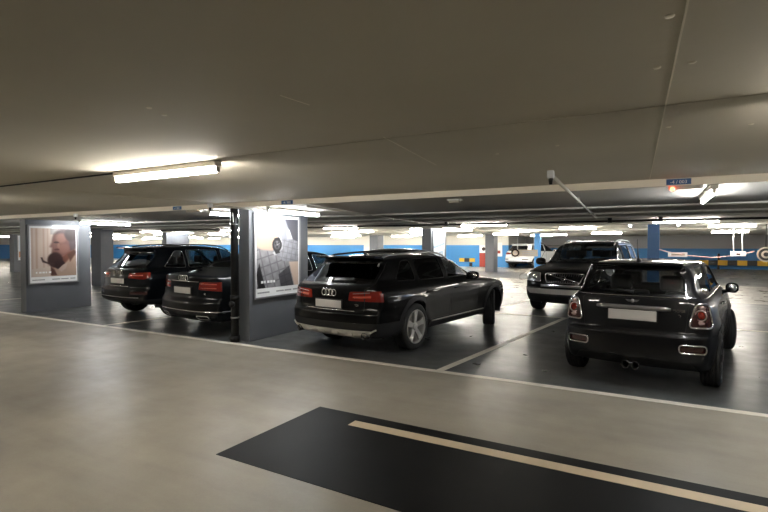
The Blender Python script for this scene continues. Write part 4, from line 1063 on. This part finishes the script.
def build_front_suv():
    sp = dict(L=4.80, W=1.91, zb=.26, belt=1.10, zc=.76, wr=.365, tw=.24, rim=.23, axles=(1.07, 3.93), hz=.95, crown=.05,
        top=[(0,1.66),(.4,1.70),(1.0,1.73),(1.8,1.74),(2.35,1.70),(2.62,1.63),(3.4,1.17),(3.9,1.12),(4.35,1.05),(4.6,.95),(4.75,.8),(4.8,.7)],
        rear=[(.22,.12),(.5,0),(.9,.02),(1.2,.08),(1.6,.22),(1.75,.25)],
        front=[(.22,4.66),(.34,4.74),(.46,4.80),(.60,4.80),(.64,4.77),(.9,4.73),(1.0,4.6),(1.1,4.4)],
        side=[(.22,.85),(.35,.90),(.5,.93),(.7,.945),(.9,.94),(1.04,.915),(1.12,.865),(1.3,.80),(1.58,.71),(1.75,.62)],
        plan=[(0,.93),(.4,.98),(1.0,1),(3.95,1),(4.4,.97),(4.8,.92)], gplan=[(0,.93),(.6,.96),(1.4,.985),(2.2,1),(3.2,.99),(4.8,.9)],
        flare=[(1.07,.37,.012),(3.93,.37,.012)], crease=[(.98,.03,.005)], rcurve=.14, rpow=3, fcurve=.22, c0=.7, c1=.75, res=(130,40,40))
    c = Car('off_road_car', 'black off-road car facing the camera, partly behind the small graphite hatchback', 'car', sp, M_black)
    c.trim = M_plast; c.handle_mat = M_black; c.rimm = M_rim
    c.cut_rear(rpoly([(-.72,1.18),(.72,1.18),(.62,1.58),(-.62,1.58)], .07), 'rear_window', G_mid)
    c.cut_front(rpoly([(-.78,1.20),(.78,1.20),(.63,1.655),(-.63,1.655)], .07), 'windscreen', G_mid, xmin=2.2)
    q = rpoly([(.45,1.18),(1.30,1.17),(1.30,1.61),(.62,1.60)], .06)
    for sg in (1,-1):
        o = c.cut_side(q, sg, 'side_window', G_mid, ymin=.3, inset=.006)
        c.ring(c.B.side(c.dense(q,.06), sg, .001), .007, 'window_trim', M_alu, o)
    c.doors([([(1.44,.45),(2.30,.45),(2.34,1.1),(2.34,1.66),(1.36,1.65),(1.36,1.0)], [rpoly([(1.40,1.16),(2.29,1.16),(2.29,1.62),(1.40,1.62)], .04)], G_mid),
             ([(2.36,.45),(3.34,.45),(3.46,.75),(3.48,1.10),(2.74,1.60),(2.36,1.65)], [rpoly([(2.40,1.16),(3.30,1.15),(3.22,1.21),(2.70,1.56),(2.5,1.615),(2.40,1.62)], .03)], G_mid)])
    g = rpoly([(-.36,.74),(.36,.74),(.43,.93),(.40,.955),(-.40,.955),(-.43,.93)], .03)
    b = c.cut_front(g, 'grille', M_plast, xmin=4.2, inset=.02)
    c.ring(c.B.frontp(c.dense(g,.04), .002), .013, 'grille_frame', M_chrome, b)
    c.ring(c.B.frontp([(-.36,.93),(-.1,.86),(.1,.83),(.36,.76)], .004), .011, 'grille_bar', M_chrome, b, closed=False)
    p = c.B.frontp([(0,.85)], .012)[0]; bm = bmesh.new(); tube(bm, [(p.x, .05*math.cos(a), .85+.05*math.sin(a)) for a in np.linspace(0,2*PI,24,endpoint=False)], .010, 6, True)
    tube(bm, [(p.x,-.035,.885),(p.x,-.075,.925)], .008, 6); c.small(bm, 'maker_badge', M_chrome, b)
    bm = bmesh.new()
    for y in np.linspace(-.36,.36,15): tube(bm, c.B.frontp([(y,.755),(y,.94)], -.012), .006, 4)
    c.small(bm, 'grille_slats', M_alu, b)
    for s in (1,-1):
        hl = rpoly([(s*.50,.76),(s*.97,.78),(s*.97,.93),(s*.80,.985),(s*.54,.955)], .04)
        b = c.cut_front(hl, 'headlamp', M_lampg, xmin=4.2)
        c.ring(c.B.frontp(c.dense(hl[:-2],.05), .001), .006, 'lamp_bezel', M_chrome, b)
        p = c.B.frontp([(s*.66,.86)])[0]; bm = bmesh.new(); lathe(bm, [(.0005,.02),(.05,.016),(.065,.0),(.068,-.03)], 'x', 20, (p.x,s*.66,.86)); c.small(bm, 'lamp_lens', M_chrome, b)
    lg = c.cut_front(rpoly([(-.52,.64),(.52,.64),(.52,.70),(-.52,.70)], .01), 'lower_grille', M_chrome, xmin=4.4, inset=.015)
    bp = carve(c.bm, [(Vector((1,0,0)), 4.35), (Vector((0,0,-1)), -.62)])
    sk = carve(bp, poly_planes(rpoly([(-.78,.48),(.78,.48),(.86,.60),(-.86,.60)],.03),'x'), [(Vector((1,0,0)),4.4)])
    c.put(bp, 'front_bumper', M_clad, inset=-.004); c.put(sk, 'bumper_plate', M_skid, inset=-.014)
    P = c.B.topp([(3.36,.55),(3.30,.1)], .02)
    for a, b_ in (((3.36,.62),(3.18,.02)), ((3.36,.02),(3.16,-.58))): c.ring(c.B.topp([a,b_], .025), .007, 'wiper', M_plast, closed=False)
    for sg in (1,-1):
        xs = np.linspace(.5, 2.6, 14); P = []
        for i, x in enumerate(xs):
            q = c.B.topp([(x, sg*.62)])[0]; e = min(1, min(i, 13-i)/1.5); P.append(q+Vector((0,0,.05*e)))
        c.ring(P, .016, 'roof_rail', M_alu, closed=False)
    bm = bmesh.new(); box(bm, 2.72,2.74,-.13,.13,1.47,1.54); c.small(bm, 'interior_mirror', M_plast, smooth=False)
    c.arches(M_clad, .05)
    for x in c.sp['axles']:
        for y in (-1,1): c.wheel(x, y*(.945-.13), style='five')
    for sg in (1,-1): c.mirror(3.26, 1.14, sg, M_black, size=(.10,.13,.10))
    c.seats([(2.65,(-.42,.42)),(1.7,(-.42,0,.42))], .5, 1.45)
    return c

# ------------------------------------------------------------------ park the cars
build_wagon()
build_mini()
def rear_at(c, rear, h, sc=(1,1,1)):
    a = math.radians(h); L = c.sp['L']*sc[0]; return c.done((rear[0]+math.sin(a)*L/2, rear[1]+math.cos(a)*L/2, 0), PI/2-a, sc)
sal = build_saloon(); sr = rear_at(sal, (-7.42, 5.88), 8)
q5 = build_suv('compact_suv', 'black compact off-roader with roof rails parked right of the portrait poster pillar', M_night, G_mid)
rear_at(q5, (-10.16, 6.40), 5, (.97,1,.95))
fs = build_front_suv(); a = math.radians(187.5); f = Vector((math.sin(a), math.cos(a))); r = Vector((math.cos(a), -math.sin(a)))
cc = Vector((-2.62,12.45))-r*.945-f*(3.93-2.4); fs.done((cc.x,cc.y,0), PI/2-a, (1,1,.97))
ws = build_suv('white_suv', 'white off-roader parked at the far end in front of the blue post', M_white, G_dark, light=True)
loc, rz = place_from_wheels((-6.75,32.6), 22, .95, 4.63, .945); ws.done(loc, rz)
s2 = copy_tree(sr); s2['label'] = 'dark saloon of the second row, a sliver showing between wristwatch poster and estate car'
s2.location = (-7.2, 13.75, 0); s2.rotation_euler = (0,0,-PI/2-math.radians(7.5))
